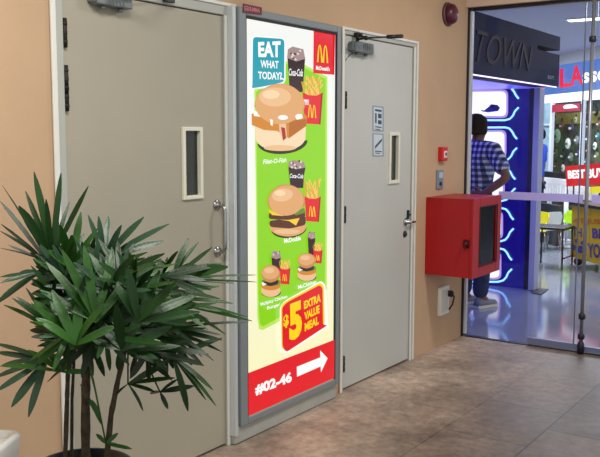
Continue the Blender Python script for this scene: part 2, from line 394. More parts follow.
# notices on door 2
NOT = mat('notice_plate', (136, 152, 162), 0.35); NOTD = mat('notice_print', (52, 72, 98), 0.4); NOTW = mat('notice_print_white', (200, 212, 220), 0.4)
def notice(q, lines, label):
    r = MB(); quad_prism(r, q, LX2, 0.002, 0)
    r.bm.faces.ensure_lookup_table()
    cx = sum(p[0] for p in q)/4; cy = sum(p[1] for p in q)/4
    q2 = [(cx+(x-cx)*0.8, cy+(y-cy)*0.9) for x, y in q]
    quad_prism(r, q2, LX2+0.0015, 0.0008, 1)
    for ln in lines: quad_prism(r, ln, LX2+0.002, 0.0008, 2)
    return tag(recenter(r.build('notice_plate', [NOT, NOTW if lines else NOT, NOTD])), label, 'sign')
def bar(x0, y0, x1, y1, s=0.16):
    return [(x0, y0), (x1, y0+s*(x1-x0)), (x1, y1+s*(x1-x0)), (x0, y1)]
ls = [bar(375, 109, 381.5, 111), bar(375, 113, 376.6, 123), bar(378, 113.5, 381.5, 118), bar(378, 120, 381.5, 124), bar(375, 126, 381.5, 127.2), bar(375, 128.5, 380, 129.4)]
notice([(372.5, 105.4), (383.4, 106.8), (383.4, 131.6), (372.5, 131.0)], ls, 'upper blue-grey notice plate with dark pictogram on right door')
ls = [[(375, 146), (381.8, 138.5), (381.8, 141), (375, 149)], bar(375, 150.5, 381.5, 151.6, .1), bar(375, 152.6, 380, 153.4, .1)]
notice([(372.5, 133.2), (383.4, 133.8), (383.4, 156.4), (372.5, 156.4)], ls, 'lower blue-grey notice plate with diagonal stroke symbol on right door')

# ------------------------------------------------------------------ light box sign
SX = 0.055  # face of the frame
sb = thing('lightbox_sign', 'tall backlit burger menu sign in a grey aluminium frame between the doors', 'sign', (0, (3.225+4.165)/2, 0.0))
pTL, pTR, pBR, pBL = (243.2, 14), (336, 34), (334.2, 378), (247.8, 416.6)
wTL, wTR, wBR, wBL = [onwall(*p, SX-0.012) for p in (pTL, pTR, pBR, pBL)]
py0, py1, pz0, pz1 = (wTL.y+wBL.y)/2, (wTR.y+wBR.y)/2, (wBL.z+wBR.z)/2, (wTL.z+wTR.z)/2
oy0, oy1, oz0, oz1 = py0-0.052, py1+0.038, onwall(338, 384, SX).z, onwall(339, 26, SX).z
m = MB()
m.box((0, oy0, oz0), (SX, py0, oz1), 0.006); m.box((0, py1, oz0), (SX, oy1, oz1), 0.006)
m.box((0, py0, oz0), (SX, py1, pz0), 0.006); m.box((0, py0, pz1), (SX, py1, oz1), 0.006)
sf = m.build('frame', SIGNFRAME, sb)
MB().box((0.0, oy0-0.035, 0.045), (SX-0.012, oy0-0.012, oz1), 0.004).build('side_trim', mat('pale_aluminium', (205, 210, 212), 0.35, metal=0.3), sb)
MB().box((0.0, oy0-0.012, 0.0), (0.012, oy0, oz1)).build('shadow_gap', BLACK, sb)
MB().box((0.0, oy0-0.03, 0.004), (SX-0.02, oy1, oz0), 0.004).build('kick_plate', mat('kick_paint', (168, 170, 162), 0.5, noise=0.06, nscale=9), sb)
gk = MB(); gk.box((SX-0.014, py0, pz0), (SX-0.004, py0+0.006, pz1)); gk.box((SX-0.014, py1-0.006, pz0), (SX-0.004, py1, pz1)); gk.box((SX-0.014, py0, pz1-0.012), (SX-0.004, py1, pz1)); gk.build('gasket', BLACK, sf)
# printed translucent poster: ground gradient is part of the print
def poster_ground():
    m = emis('poster_cream', (252, 250, 232), 1.0, 0.12); nt = m.node_tree; b = nt.nodes['Principled BSDF']
    tc = nt.nodes.new('ShaderNodeTexCoord'); sp = nt.nodes.new('ShaderNodeSeparateXYZ'); mr = nt.nodes.new('ShaderNodeMapRange'); r = nt.nodes.new('ShaderNodeValToRGB')
    mr.inputs[1].default_value = 0.2; mr.inputs[2].default_value = 2.0
    r.color_ramp.elements[0].color = (*lin((250, 246, 196)), 1); r.color_ramp.elements[1].color = (*lin((246, 247, 243)), 1)
    r.color_ramp.elements[0].position = 0.1; r.color_ramp.elements[1].position = 0.7
    nt.links.new(tc.outputs['Object'], sp.inputs[0]); nt.links.new(sp.outputs['Z'], mr.inputs[0]); nt.links.new(mr.outputs[0], r.inputs[0]); nt.links.new(r.outputs[0], b.inputs['Emission Color'])
    return m
PX = SX-0.018
po = MB().box((PX-0.006, py0, pz0), (PX, py1, pz1)).build('poster', poster_ground(), sb)
LAY = [0]
def E(name, rgb): return emis('print_'+name, rgb, 1.0, 0.15)
def poster_part(name, shapes, label=None):
    """shapes: (material, polygon in photo pixels) or ('text', material, body, quad, shear, bold)"""
    mb = MB(); mats = []
    for s in shapes:
        LAY[0] += 1; x = PX+0.0003+LAY[0]*0.00006
        mm = s[1] if s[0] == 'text' else s[0]
        if mm not in mats: mats.append(mm)
        mi = mats.index(mm)
        if s[0] == 'text': put_text(mb, s[2], [onwall(a, b, x) for a, b in s[3]], (0, 0, 0), mi, s[4] if len(s) > 4 else 0, s[5] if len(s) > 5 else 0.02)
        else:
            t = bmesh.new(); f = t.faces.new([t.verts.new(onwall(a, b, x)) for a, b in s[1]]); bmesh.ops.triangulate(t, faces=[f]); mb._add(t, mi)
    o = mb.build(name, mats, po)
    if label: o['label'] = label
    # printing faces the corridor
    bm = bmesh.new(); bm.from_mesh(o.data)
    for f in bm.faces:
        if f.normal.x < 0: f.normal_flip()
    bm.to_mesh(o.data); bm.free(); return o
def ell(cx, cy, rx, ry, a0=0, a1=360, n=28, tilt=0):
    r = []
    for k in range(n + (0 if a1-a0 == 360 else 1)):
        a = math.radians(a0+(a1-a0)*k/n); x = rx*math.cos(a); y = -ry*math.sin(a)
        t = math.radians(tilt); r.append((cx+x*math.cos(t)+y*math.sin(t), cy-x*math.sin(t)+y*math.cos(t)))
    return r
def rnd(pts, r=3, n=4):
    out = []; N = len(pts)
    for i in range(N):
        p = Vector(pts[i]); a = Vector(pts[i-1]); b = Vector(pts[(i+1) % N])
        da = (a-p); db = (b-p); ra = min(r, da.length*0.45, db.length*0.45); A = p+da.normalized()*ra; B = p+db.normalized()*ra
        for k in range(n+1):
            t = k/n; q = A*(1-t)**2+p*2*t*(1-t)+B*t*t; out.append((q.x, q.y))
    return out
def arches(mat_, x0, y0, x1, y1, w, skew=0.1):
    """double arch: two narrow humps as strips"""
    out = []
    cx = (x0+x1)/2; h = y1-y0
    for (a, b) in ((x0, cx), (cx, x1)):
        outer, inner = [], []
        for k in range(17):
            t = k/16; x = a+(b-a)*t; e = abs(2*t-1)**2.6
            outer.append((x + (w*0.35 if t == 1 and b == cx else 0), y0+h*e + skew*(x-x0)))
        for k in range(17):
            t = k/16; x = a+w+(b-a-2*w)*t; e = abs(2*t-1)**2.2
            inner.append((x, y0+w*1.3+(h-w*1.3)*e + skew*(x-x0)))
        out.append((mat_, outer+inner[::-1]))
    return out
G = E('green', (142, 214, 20)); GL = E('green_light', (188, 232, 90)); RED = E('red', (228, 26, 38)); YEL = E('yellow', (255, 214, 20)); WHT = E('white', (255, 255, 252))
TEAL = E('teal', (30, 160, 178)); TEALD = E('teal_dark', (16, 122, 140)); BUN = E('bun', (226, 168, 110)); BUNL = E('bun_light', (238, 192, 142)); BUND = E('bun_dark', (204, 138, 80)); BUNP = E('bun_pale', (246, 220, 180))
PAT = E('patty', (92, 48, 26)); FISH = E('fish_patty', (214, 134, 40)); FISHD = E('fish_patty_dark', (184, 104, 26)); CHE = E('cheese', (255, 206, 50)); LET = E('lettuce', (106, 140, 46)); MAYO = E('mayo', (252, 250, 238)); KETCH = E('ketchup', (176, 40, 26))
COLA = E('cola', (50, 24, 30)); ICE = E('ice', (168, 140, 136)); ICEL = E('ice_light', (226, 214, 210)); FRY = E('fry', (246, 200, 98)); FRYD = E('fry_dark', (222, 162, 62)); SHD = E('food_shadow', (40, 44, 20)); REDD = E('red_dark', (176, 16, 30))  # SHD: shadow under the food, put into the printed colour
GRND = [(284, 61), (305, 65), (327.5, 77), (326.8, 288), (326, 291), (283, 319.5), (263, 330), (259, 329), (257.4, 318), (256.4, 230), (255.2, 150), (254.2, 90), (262, 84), (284, 80)]
poster_part('green_panel', [(GL, GRND), (G, [(285.5, 64), (304.5, 68), (325.6, 79), (325, 287), (282, 316), (263, 326.5), (260, 324), (258.6, 310), (257.6, 230), (256.6, 150), (256, 92), (264, 86), (285.5, 82)])])
poster_part('speech_bubble', [(WHT, rnd([(251.6, 35.2), (285.6, 37.6), (285.6, 83.5), (263, 88.5), (249.5, 90), (252, 84)], 5)),
    (TEAL, rnd([(252.9, 36.8), (284.4, 39), (284.2, 82), (262, 86.8), (251.2, 88.4), (253.4, 83)], 4)),
    ('text', WHT, 'EAT', [(258, 42), (280.6, 41), (280.6, 57.3), (258.4, 57)], 0, 0.045),
    ('text', WHT, 'WHAT', [(260.5, 60), (278.6, 61), (278.6, 68.6), (260.5, 67.8)], 0, 0.03),
    ('text', WHT, 'TODAY?', [(258, 71.4), (281.8, 72.2), (281.8, 80), (258.2, 79)], 0, 0.03), (WHT, [(280, 77.2), (285, 79), (285, 80), (280, 79)])])
poster_part('logo_flag', [(RED, [(313.6, 29.4), (335.2, 34), (334.3, 74.8), (313.3, 73.2)])]+arches(YEL, 317, 44.5, 328.2, 62, 1.5)+[
    ('text', WHT, "McDonald's", [(316, 65.4), (329.6, 67), (329.6, 71.2), (316, 69.8)], 0, 0.04)])
def cup(x0, y0, x1, y1, logo=True):
    w = x1-x0; h = y1-y0; c = (x0+x1)/2
    s = [(COLA, [(x0, y0+h*.2), (x1, y0+h*.24), (x1-w*.05, y0+h*.42), (x1-w*.09, y0+h*.55), (x1-w*.14, y1), (x0+w*.14, y1), (x0+w*.06, y0+h*.5), (x0+w*.03, y0+h*.35)]),
         (ICE, [(x0, y0+h*.25), (x0+w*.04, y0+h*.06), (x0+w*.3, y0), (x1-w*.1, y0+h*.06), (x1, y0+h*.27), (c, y0+h*.33)])]
    rg = random.Random(int(x0*7))
    for k in range(9):
        X = x0+w*(.12+.76*rg.random()); Y = y0+h*(.04+.25*rg.random()); r = w*.07
        s.append((ICEL if k % 3 else COLA, [(X-r, Y), (X, Y-r*1.2), (X+r*1.2, Y+.2*r), (X+.1*r, Y+r)]))
    if logo: s.append(('text', WHT, 'Coca-Cola', [(x0+w*.08, y0+h*.48), (x1-w*.12, y0+h*.5), (x1-w*.14, y0+h*.66), (x0+w*.1, y0+h*.64)], 0.35, 0.02))
    return s
def fries(x0, y0, x1, y1, ym, M_=True):
    w = x1-x0; s = []; rg = random.Random(int(x0*3))
    for k in range(22):
        bx = x0+w*(.12+.76*k/21); tx = x0+w*(-.04+1.06*((k*5) % 22)/21); ty = y0+(ym-y0)*(.0+.55*rg.random()); ww = w*.033
        s.append((FRY if k % 3 else FRYD, [(bx-ww, ym+4*w/20), (tx-ww, ty), (tx+ww, ty+.4), (bx+ww, ym+4*w/20)]))
    s.append((RED, [(x0, ym), (x0+w*.3, ym+w*.16), (x0+w*.7, ym+w*.18), (x1+w*.02, ym+w*.02), (x1-w*.1, y1), (x0+w*.1, y1-w*.05)]))
    s.append((REDD, [(x1+w*.02, ym+w*.02), (x1-w*.1, y1), (x1-w*.18, y1), (x1-w*.08, ym+w*.1)]))
    if M_: s += arches(YEL, x0+w*.27, ym+(y1-ym)*.38, x0+w*.68, ym+(y1-ym)*.78, w*.05)
    return s
poster_part('drink_picture', cup(287.2, 46.5, 305.2, 92))
poster_part('fries_picture', fries(302.6, 75, 322.6, 124.5, 92)+[(E('pink_print', (246, 190, 190)), [(302, 99), (309, 99.6), (309, 105), (302.4, 105)]), (WHT, [(303, 100), (308, 100.4), (308, 101.6), (303, 101.4)])])
poster_part('burger_picture', [(SHD, ell(282.5, 142, 25, 12, 180, 360, tilt=4)), (BUNP, [(255, 124)]+ell(280.5, 137, 25, 14, 185, 355)+[(306, 124), (290, 130), (281, 130)]),
    (BUNL, ell(280, 148, 16, 3)), (FISH, [(251.6, 114), (258, 112), (305, 114), (307.2, 117), (306.4, 126), (289, 138.5), (277, 131), (264, 130), (251.8, 125)]),
    (FISHD, [(289, 121), (306.8, 119), (306.2, 125.6), (289, 137.6)]), (E('fish_inside', (232, 196, 156)), [(279, 122), (286, 124), (287, 139), (283, 140), (279.4, 132)]), (KETCH, [(281, 127), (285, 128), (286, 138), (283, 141)]),
    (MAYO, [(253, 110), (258, 112), (268, 116), (282, 114), (302, 114), (303, 118), (298, 119.6), (292, 117), (288, 121), (280, 118), (272, 121), (262, 117), (254, 116)]),
    (BUND, [(254.6, 106)]+ell(279.8, 107, 25.4, 23.5, 180, 0)+[(304.6, 108), (300, 116), (290, 119), (281, 117), (268, 118), (258, 114)]),
    (BUN, ell(279.6, 104, 24.6, 20.2)), (BUNL, ell(275, 97, 16, 9.5)), (E('bun_shine', (250, 216, 170)), ell(271, 94.5, 8.5, 4.5)),
    (WHT, ell(283, 117.5, 5, 2.4)), (WHT, ell(299, 116.5, 3.6, 2.6)), (MAYO, [(270, 119), (273, 120), (272.6, 126), (270.6, 125)])], 'large fish burger printed on the poster')
poster_part('caption', [('text', WHT, 'Filet-O-Fish', [(263, 159.5), (286.5, 157.6), (286.5, 162.2), (263, 164.2)], 0.2, 0.02)])
poster_part('drink_picture', cup(288.2, 160, 305.6, 188))
poster_part('fries_picture', fries(304.6, 178, 320.6, 222, 196))
poster_part('burger_picture', [(SHD, ell(289, 229, 17.6, 9, 180, 360, tilt=5)), (BUN, [(269.6, 224)]+ell(288, 226.5, 18.2, 10, 185, 355)+[(306, 224)]), (BUNL, ell(287, 231.5, 13, 2.4)),
    (PAT, rnd([(269, 221), (288, 218), (306, 216), (305.6, 225), (290, 228.6), (270, 227)], 3)), (CHE, [(278, 219.4), (300, 217.4), (296, 225.6), (289, 221)]),
    (PAT, rnd([(268.6, 213), (288, 215), (305, 211), (305.4, 217), (288, 220), (269, 219)], 2.4)), (CHE, [(268, 209.6), (276, 213), (284, 214), (283, 216), (272, 215)]), (KETCH, [(276, 210.6), (290, 211.5), (291, 213.8), (277, 213)]), (LET, [(291, 212), (304, 208), (305.5, 212.5), (296, 215.4)]),
    (BUND, [(267.6, 204)]+ell(286.4, 203, 18.8, 18.6, 180, 0)+[(304.6, 206), (296, 211), (280, 211.6), (270, 209)]), (BUN, ell(286.2, 200.5, 17.6, 15.2, tilt=6)), (BUNL, ell(282.5, 195, 10.5, 6.5, tilt=8)), (E('bun_shine', (250, 216, 170)), ell(280, 193, 5.5, 3))], 'double cheeseburger printed on the poster')
poster_part('caption', [('text', WHT, 'McDouble', [(284, 238.6), (300.6, 235.6), (301, 240.2), (284.4, 243.4)], 0, 0.03)])
def small_burger(x0, y0, x1, y1):
    w = x1-x0; h = y1-y0; c = (x0+x1)/2
    return [(SHD, ell(c+.4, y1-h*.14, w*.49, h*.15)), (BUNL, ell(c, y1-h*.2, w*.49, h*.2)), (FISH, ell(c, y1-h*.36, w*.5, h*.15)), (LET, ell(c, y0+h*.54, w*.5, h*.12)),
        (COLA, [(x0+w*.15, y0+h*.5), (c, y0+h*.56), (x1-w*.1, y0+h*.46), (x1-w*.15, y0+h*.6), (c, y0+h*.66), (x0+w*.2, y0+h*.62)]), (MAYO, [(x0+w*.02, y0+h*.52), (x0+w*.3, y0+h*.6), (x0+w*.1, y0+h*.66)]),
        (BUND, ell(c, y0+h*.27, w*.48, h*.27)), (BUN, ell(c-w*.02, y0+h*.24, w*.43, h*.21)), (BUNL, ell(c-w*.08, y0+h*.17, w*.25, h*.09))]
poster_part('drink_picture', cup(307.6, 231.5, 315.4, 255, False)); poster_part('fries_picture', fries(313.2, 242, 322.4, 263.5, 249.5)); poster_part('burger_picture', small_burger(297.2, 253, 316.2, 281), 'small burger printed beside a drink and fries, right one')
poster_part('caption', [('text', WHT, 'McChicken', [(298, 285.4), (316, 279.6), (316.4, 283.4), (298.4, 289.4)], 0, 0.03)])
poster_part('drink_picture', cup(271.4, 250.6, 281, 277, False)); poster_part('fries_picture', fries(279.6, 259, 290.2, 284.5, 267.5)); poster_part('burger_picture', small_burger(260.8, 265, 280.6, 297), 'small burger printed beside a drink and fries, left one')
poster_part('caption', [('text', WHT, 'McSpicy Chicken', [(260.4, 302.8), (287, 294.6), (287.4, 298.6), (260.8, 307)], 0, 0.03), ('text', WHT, 'Burger', [(267, 306.6), (280, 302.6), (280.2, 306.4), (267.2, 310.6)], 0, 0.03)])
poster_part('price_tag', [(WHT, rnd([(279.6, 307), (285, 300.6), (321, 280.6), (325.4, 284.6), (326.2, 325), (329, 326.6), (284.6, 354.6), (280.4, 349)], 5)),
    (YEL, rnd([(280.8, 306), (286, 301), (320.5, 282.4), (324, 286), (324.8, 326.2), (286, 350.6), (281.4, 348)], 5)),
    (RED, rnd([(282.2, 307.2), (287, 302.4), (319.6, 285), (322.6, 288), (323, 324.8), (327.6, 325.2), (286.4, 352.2), (282.6, 347)], 4)),
    ('text', YEL, '$', [(283.2, 315.6), (288.6, 313.6), (288.8, 326.8), (283.6, 329)], 0, 0.05), ('text', YEL, '5', [(288.8, 304.6), (301.6, 299.6), (302.2, 336), (289.4, 342)], 0, 0.06),
    ('text', YEL, 'EXTRA', [(303.8, 301.4), (320.6, 293.4), (320.8, 301.6), (304, 309.4)], 0, 0.05), ('text', YEL, 'VALUE', [(304.2, 312.4), (319.4, 304.8), (319.6, 313), (304.4, 320.4)], 0, 0.05),
    ('text', YEL, 'MEAL', [(304.6, 323.4), (318.6, 315.6), (318.8, 324), (304.8, 331.6)], 0, 0.05)])
poster_part('direction_strip', [(RED, [(248.3, 373), (334.6, 339.6), (334.2, 378), (247.9, 416.4)]),
    ('text', WHT, '#02-46', [(254.9, 384.6), (291.6, 371.2), (292, 382.6), (255.5, 396)], 0, 0.05),
    (WHT, [(296.8, 366.8), (320.2, 357.4), (320.2, 350.4), (327.6, 358.2), (321, 372.4), (320.6, 366.4), (297, 376.8)])])
# maroon label fixed to the top of the sign frame
tm = MB(); TX = SX+0.001
tm.prism([onwall(a, b, TX) for a, b in ((242.8, 3.4), (261.4, 7.4), (261.4, 15), (242.8, 12.6))], (0.003, 0, 0), 0)
put_text(tm, 'G3/3.MMA', [onwall(a, b, TX+0.0035) for a, b in ((244.2, 5.6), (260, 8.8), (260, 12.8), (244.2, 10.2))], (0, 0, 0), 1, 0, 0.03)
tag(recenter(tm.build('label_plate', [mat('maroon_plastic', (104, 26, 44), 0.4), mat('pink_print_paint', (206, 120, 134), 0.5)])), 'small maroon label plate on the top left corner of the menu sign', 'label')

# ------------------------------------------------------------------ wall fittings
p = onwall(451, 14, 0.03)
al = thing('alarm_bell', 'round maroon alarm dome high on the wall near the glass', 'alarm', (0, p.y, p.z))
MB().lathe([(0.082, 0), (0.082, 0.014), (0.07, 0.02)], (0, p.y, p.z), 32, 'x').build('base_plate', mat('maroon_base', (96, 60, 58), 0.5), al)
MB().lathe([(0.070, 0.018), (0.072, 0.035), (0.064, 0.055), (0.045, 0.068), (0.015, 0.074), (0.0, 0.074)], (0, p.y, p.z), 32, 'x').build('dome', mat('maroon_enamel', (84, 20, 46), 0.38, coat=0.1), al)
p = onwall(444.3, 154, 0.03)
cp = thing('fire_call_point', 'small red fire alarm call point on the wall above the grey switch', 'alarm', (0, p.y, p.z))
MB().box((0, p.y-0.042, p.z-0.05), (0.04, p.y+0.042, p.z+0.05), 0.008, 3).build('housing', mat('alarm_red', (206, 24, 30), 0.35), cp)
MB().box((0.038, p.y-0.025, p.z-0.026), (0.043, p.y+0.025, p.z+0.022), 0.003).build('break_glass', WHITEP, cp)
MB().box((0.0425, p.y-0.012, p.z-0.012), (0.045, p.y+0.012, p.z+0.01), 0.002).build('button', mat('button_dark', (50, 40, 40), 0.4), cp)
p = onwall(441.4, 179.3, 0.02)
sw = thing('switch_plate', 'blue-grey keyed switch plate on the wall above the red cabinet', 'switch', (0, p.y, p.z))
MB().box((0, p.y-0.05, p.z-0.068), (0.014, p.y+0.05, p.z+0.068), 0.004).build('plate', mat('plate_grey', (132, 146, 158), 0.35, metal=0.4), sw)
MB().box((0.013, p.y-0.03, p.z+0.006), (0.02, p.y+0.03, p.z+0.05), 0.004).build('panel', mat('panel_blue', (176, 192, 206), 0.3), sw)
MB().lathe([(0.014, 0.013), (0.014, 0.02), (0.006, 0.022)], (0, p.y, p.z-0.03), 20, 'x').build('key_switch', DARKSTEEL, sw)
# red hose cabinet
cA = onwall(425.3, 196.5); cB = onwall(425.2, 275.6); Yc = (cA.y+cB.y)/2
q = onback(473, 240, Yc); DX = q.x
qz1 = onback(473, 199.5, Yc).z; qz0 = onback(472.8, 279, Yc).z; Yd = onwall(500.5, 230, DX).y
RC = mat('cabinet_red', (168, 8, 20), 0.38, noise=0.07, nscale=5)
cab = thing('fire_cabinet', 'red wall-mounted fire cabinet with a dark window beside the glass wall', 'cabinet', (0, (Yc+Yd)/2, qz0))
b = MB(); t_ = 0.012
b.box((0, Yc, qz0), (DX-0.022, Yc+t_, qz1), 0.002); b.box((0, Yd-t_, qz0), (DX-0.022, Yd, qz1), 0.002)
b.box((0, Yc+t_, qz0), (DX-0.022, Yd-t_, qz0+t_), 0.001); b.box((0, Yc+t_, qz1-t_), (DX-0.022, Yd-t_, qz1), 0.001); b.box((0, Yc+t_, qz0+t_), (t_, Yd-t_, qz1-t_), 0.001)
b.build('cabinet_body', RC, cab)
g0 = onwall(480.5, 207, DX); g1 = onwall(495.5, 262, DX); g2 = onwall(480.5, 264.5, DX); g3 = onwall(495.5, 206, DX)
ga, gb, gz1, gz0 = g0.y, g1.y, (g0.z+g3.z)/2, (g1.z+g2.z)/2
b = MB(); xa, xb = DX-0.02, DX
b.box((xa, Yc-0.004, qz0-0.004), (xb, ga, qz1+0.004), 0.003); b.box((xa, gb, qz0-0.004), (xb, Yd+0.004, qz1+0.004), 0.003)
b.box((xa, ga, qz0-0.004), (xb, gb, gz0), 0.003); b.box((xa, ga, gz1), (xb, gb, qz1+0.004), 0.003)
dr = b.build('cabinet_door', RC, cab)
MB().box((DX-0.014, ga-0.004, gz0-0.004), (DX-0.008, gb+0.004, gz1+0.004)).build('cabinet_pane', glass('tinted_glass', (0.5, 0.5, 0.55)), dr)
bz = MB(); w = 0.008
for aa, bb in (((ga-w, gz0-w), (ga, gz1+w)), ((gb, gz0-w), (gb+w, gz1+w)), ((ga, gz0-w), (gb, gz0)), ((ga, gz1), (gb, gz1+w))): bz.box((DX-0.002, aa[0], aa[1]), (DX+0.006, bb[0], bb[1]), 0.002)
bz.build('window_bead', BLACK, dr)
hx = onback(466.5, 244, Yc); b = MB()
b.box((hx.x-0.022, Yc-0.008, hx.z-0.03), (hx.x+0.022, Yc, hx.z+0.03), 0.003)
b.lathe([(0.016, -0.028), (0.018, -0.02), (0.018, -0.008)], (hx.x, Yc, hx.z), 16, 'y')
b.box((hx.x-0.006, Yc-0.034, hx.z-0.035), (hx.x+0.006, Yc-0.024, hx.z+0.008), 0.002)
b.build('latch_handle', mat('dark_red_metal', (84, 14, 22), 0.35, metal=0.4), cab)
for zz in (qz1-0.1, qz0+0.1):
    MB().tube([(DX-0.006, Yd+0.006, zz-0.03), (DX-0.006, Yd+0.006, zz+0.03)], 0.007, 10).build('hinge', DARKSTEEL, cab)
# hose reel seen through the cabinet window: it rests inside, a thing of its own
hr = thing('hose_reel', 'coiled dark hose inside the red cabinet, behind its window', 'hose', (0.14, (Yc+Yd)/2, qz0+t_))
b = MB(); pts = []
hcz = (qz0+qz1)/2-0.02; hcy = (Yc+Yd)/2
for k in range(150):
    a = k/150*2*PI*5; r = 0.075+0.0105*(k/30); pts.append((0.09+0.10*(k/150), hcy+r*math.cos(a)*0.9, hcz+r*math.sin(a)*1.25))
b.tube(pts, 0.012, 8); b.build('hose', mat('hose_grey', (200, 198, 190), 0.6), hr)
b = MB(); b.box((0.06, hcy-0.02, qz0+t_), (0.2, hcy+0.02, hcz), 0.003); b.tube([(0.04, hcy, hcz), (0.22, hcy, hcz)], 0.03, 16); b.build('stand', DARKSTEEL, hr)
# white outlet under the cabinet
p0 = onwall(437.3, 287.5); p1 = onwall(445.6, 312.5)
so = thing('power_outlet', 'white weatherproof power outlet low on the wall under the red cabinet', 'outlet', (0, (p0.y+p1.y)/2, p1.z))
MB().box((0, p0.y, p1.z), (0.03, p1.y, p0.z), 0.008, 3).build('cover', WHITEP, so)
MB().box((0.028, p0.y+0.015, p1.z+0.025), (0.036, p1.y-0.04, p0.z-0.025), 0.003).build('lid', mat('lid_cream', (206, 204, 196), 0.4), so)
b = MB(); b.lathe([(0.024, 0), (0.024, 0.03), (0.016, 0.036), (0.008, 0.04)], (0.03, p1.y-0.022, p0.z-0.06), 16, 'x')
b.tube([(0.06, p1.y-0.022, p0.z-0.06), (0.075, p1.y-0.02, p0.z-0.08), (0.06, p1.y-0.015, p0.z-0.14), (0.036, p1.y-0.02, p1.z+0.03)], 0.006, 8)
b.build('plug', BLACK, so)

# ------------------------------------------------------------------ glass screen
MX = onback(588.5, 180, GY).x   # bright steel post
JX = onback(580, 180, GY).x
T = 0.006
ALU = mat('bright_aluminium', (225, 228, 235), 0.3, metal=0.2); DKAL = mat('dark_aluminium', (48, 50, 60), 0.4, metal=0.5)
slab('trim_1', (0.0, GY-0.03, 0), (0.014, GY+0.03, 2.474), DKAL); slab('trim_2', (0.014, GY-0.012, 0.02), (0.03, GY+0.02, 2.45), ALU)
slab('trim_3', (0.03, GY-0.02, 2.452), (4.6, GY+0.02, 2.474), DKAL); slab('trim_4', (0.03, GY-0.02, 0), (4.6, GY+0.02, 0.006), DKAL)
slab('trim_5', (0.52, GY-0.014, 0.012), (MX-0.01, GY+0.014, 0.06), mat('blue_steel_rail', (120, 130, 165), 0.3, metal=0.3)); slab('trim_6', (MX+0.02, GY-0.014, 0.012), (2.4, GY+0.014, 0.05), mat('blue_steel_rail', (120, 130, 165), 0.3, metal=0.3))
def pane(n, x0, x1):
    o = MB().box((x0, GY-T, 0.012), (x1, GY+T, 2.452)).build('window_%d' % n, GLASS); struct(o); return o
pane(1, 0.03, JX-0.006); pane(2, JX+0.002, MX-0.022); pane(3, MX+0.022, 2.4); pane(4, 2.405, 4.5)
slab('trim_7', (JX-0.005, GY-0.008, 0.012), (JX+0.001, GY+0.008, 2.452), mat('silicone', (96, 104, 130), 0.4))
b = MB(); b.tube([(MX, GY-0.03, 0), (MX, GY-0.03, 2.474)], 0.013, 16)
post = struct(b.build('trim_8', mat('post_steel', (150, 154, 164), 0.3, metal=0.5)))
b = MB()
for py in (40, 316, 336):
    z = onback(586, py, GY).z
    b.lathe([(0.02, -0.02), (0.024, -0.014), (0.024, 0.014), (0.02, 0.02)], (MX, GY-0.03, z), 16)
b.lathe([(0.024, 0), (0.024, 0.07), (0.014, 0.09)], (MX, GY-0.03, 0), 16)
b.build('post_fittings', DKAL, post)
zb0, zb1 = 1.07, 1.127
band = MB().box((onback(499, 195, GY).x, GY-T-0.0015, zb0), (MX-0.03, GY-T-0.0005, zb1)).box((MX+0.03, GY-T-0.0015, zb0), (2.38, GY-T-0.0005, zb1)).build('trim_9', mat('frosted_band', (182, 176, 246), 0.5)); struct(band)

# ------------------------------------------------------------------ LED shop behind the glass (front line continues the wall, x = 0)
SY1 = 8.1
FASC = mat('fascia_navy', (24, 38, 76), 0.7, noise=0.15, nscale=4, spec=0.25)
sh = thing('shop_fascia', 'dark navy shop fascia with faint raised letters over the LED display', 'shop sign', (-0.1, (GY+SY1)/2, 2.0))
b = MB(); b.box((-0.25, GY+0.05, 2.004), (0.0, SY1, 2.30)); b.box((-0.25, GY+0.05, 2.34), (0.0, SY1, 2.467)); b.box((-0.25, GY+0.05, 2.30), (-0.03, SY1-0.55, 2.34)); b.box((0.0-0.03, GY+0.05, 2.30), (0, SY1-0.62, 2.34))
b.build('fascia_board', FASC, sh)
lt = MB(); put_text(lt, 'TOWN', [onwall(a, c_, 0.008) for a, c_ in ((477, 29), (533, 46), (533, 72), (476, 62))], (0, 0, 0), 0, 0.35, 0.0)
o = lt.build('lettering', mat('faint_letters', (12, 20, 46), 0.6), sh); sd = o.modifiers.new('s', 'SOLIDIFY'); sd.thickness = 0.008
lt = MB(); put_text(lt, 'EST.', [onwall(a, c_, 0.004) for a, c_ in ((548, 75.4), (555, 76.6), (555, 79.6), (548, 78.6))], (0, 0, 0), 0)
lt.build('small_lettering', mat('pale_letters', (200, 208, 226), 0.4), sh)
STRIP = emis('led_strip', (214, 200, 255), 2.2)
MB().box((-0.03, GY+0.06, 1.994), (-0.018, SY1, 2.003)).build('light_strip', STRIP, sh)
# alcove shell
LY = 8.2
BLUEW = mat('alcove_blue', (40, 44, 150), 0.35)
slab('wall_alcove_left', (-2.45, GY+0.03, 0), (-2.4, LY+0.1, 2.467), BLUEW)
slab('wall_alcove_front', (-2.4, GY+0.03, 0), (-0.25, GY+0.08, 2.467), BLUEW)
slab('ceiling_alcove', (-2.4, GY+0.08, 2.0), (-0.25, LY-0.03, 2.05), emis('alcove_ceiling_glow', (98, 84, 226), 1.0))  # purple glow put into the ceiling itself by emission, not a lamp
x1 = onback(527, 200, LY).x
led = thing('led_display_wall', 'deep blue display wall with glowing neon outlines and white screens', 'display', (-1.3, LY, 0))
PANEL = emis('glow_blue', (14, 11, 118), 1.0, 0.25)  # blue glow of the neon put into the panel as weak emission
MB().box((-2.4, LY, 0.0), (x1+0.0, LY+0.08, 2.0)).build('display_panel', PANEL, led)
MB().box((x1, LY-0.03, 0), (x1+0.055, LY+0.09, 2.0), 0.004).build('edge_post', mat('edge_navy', (22, 24, 60), 0.4), led)
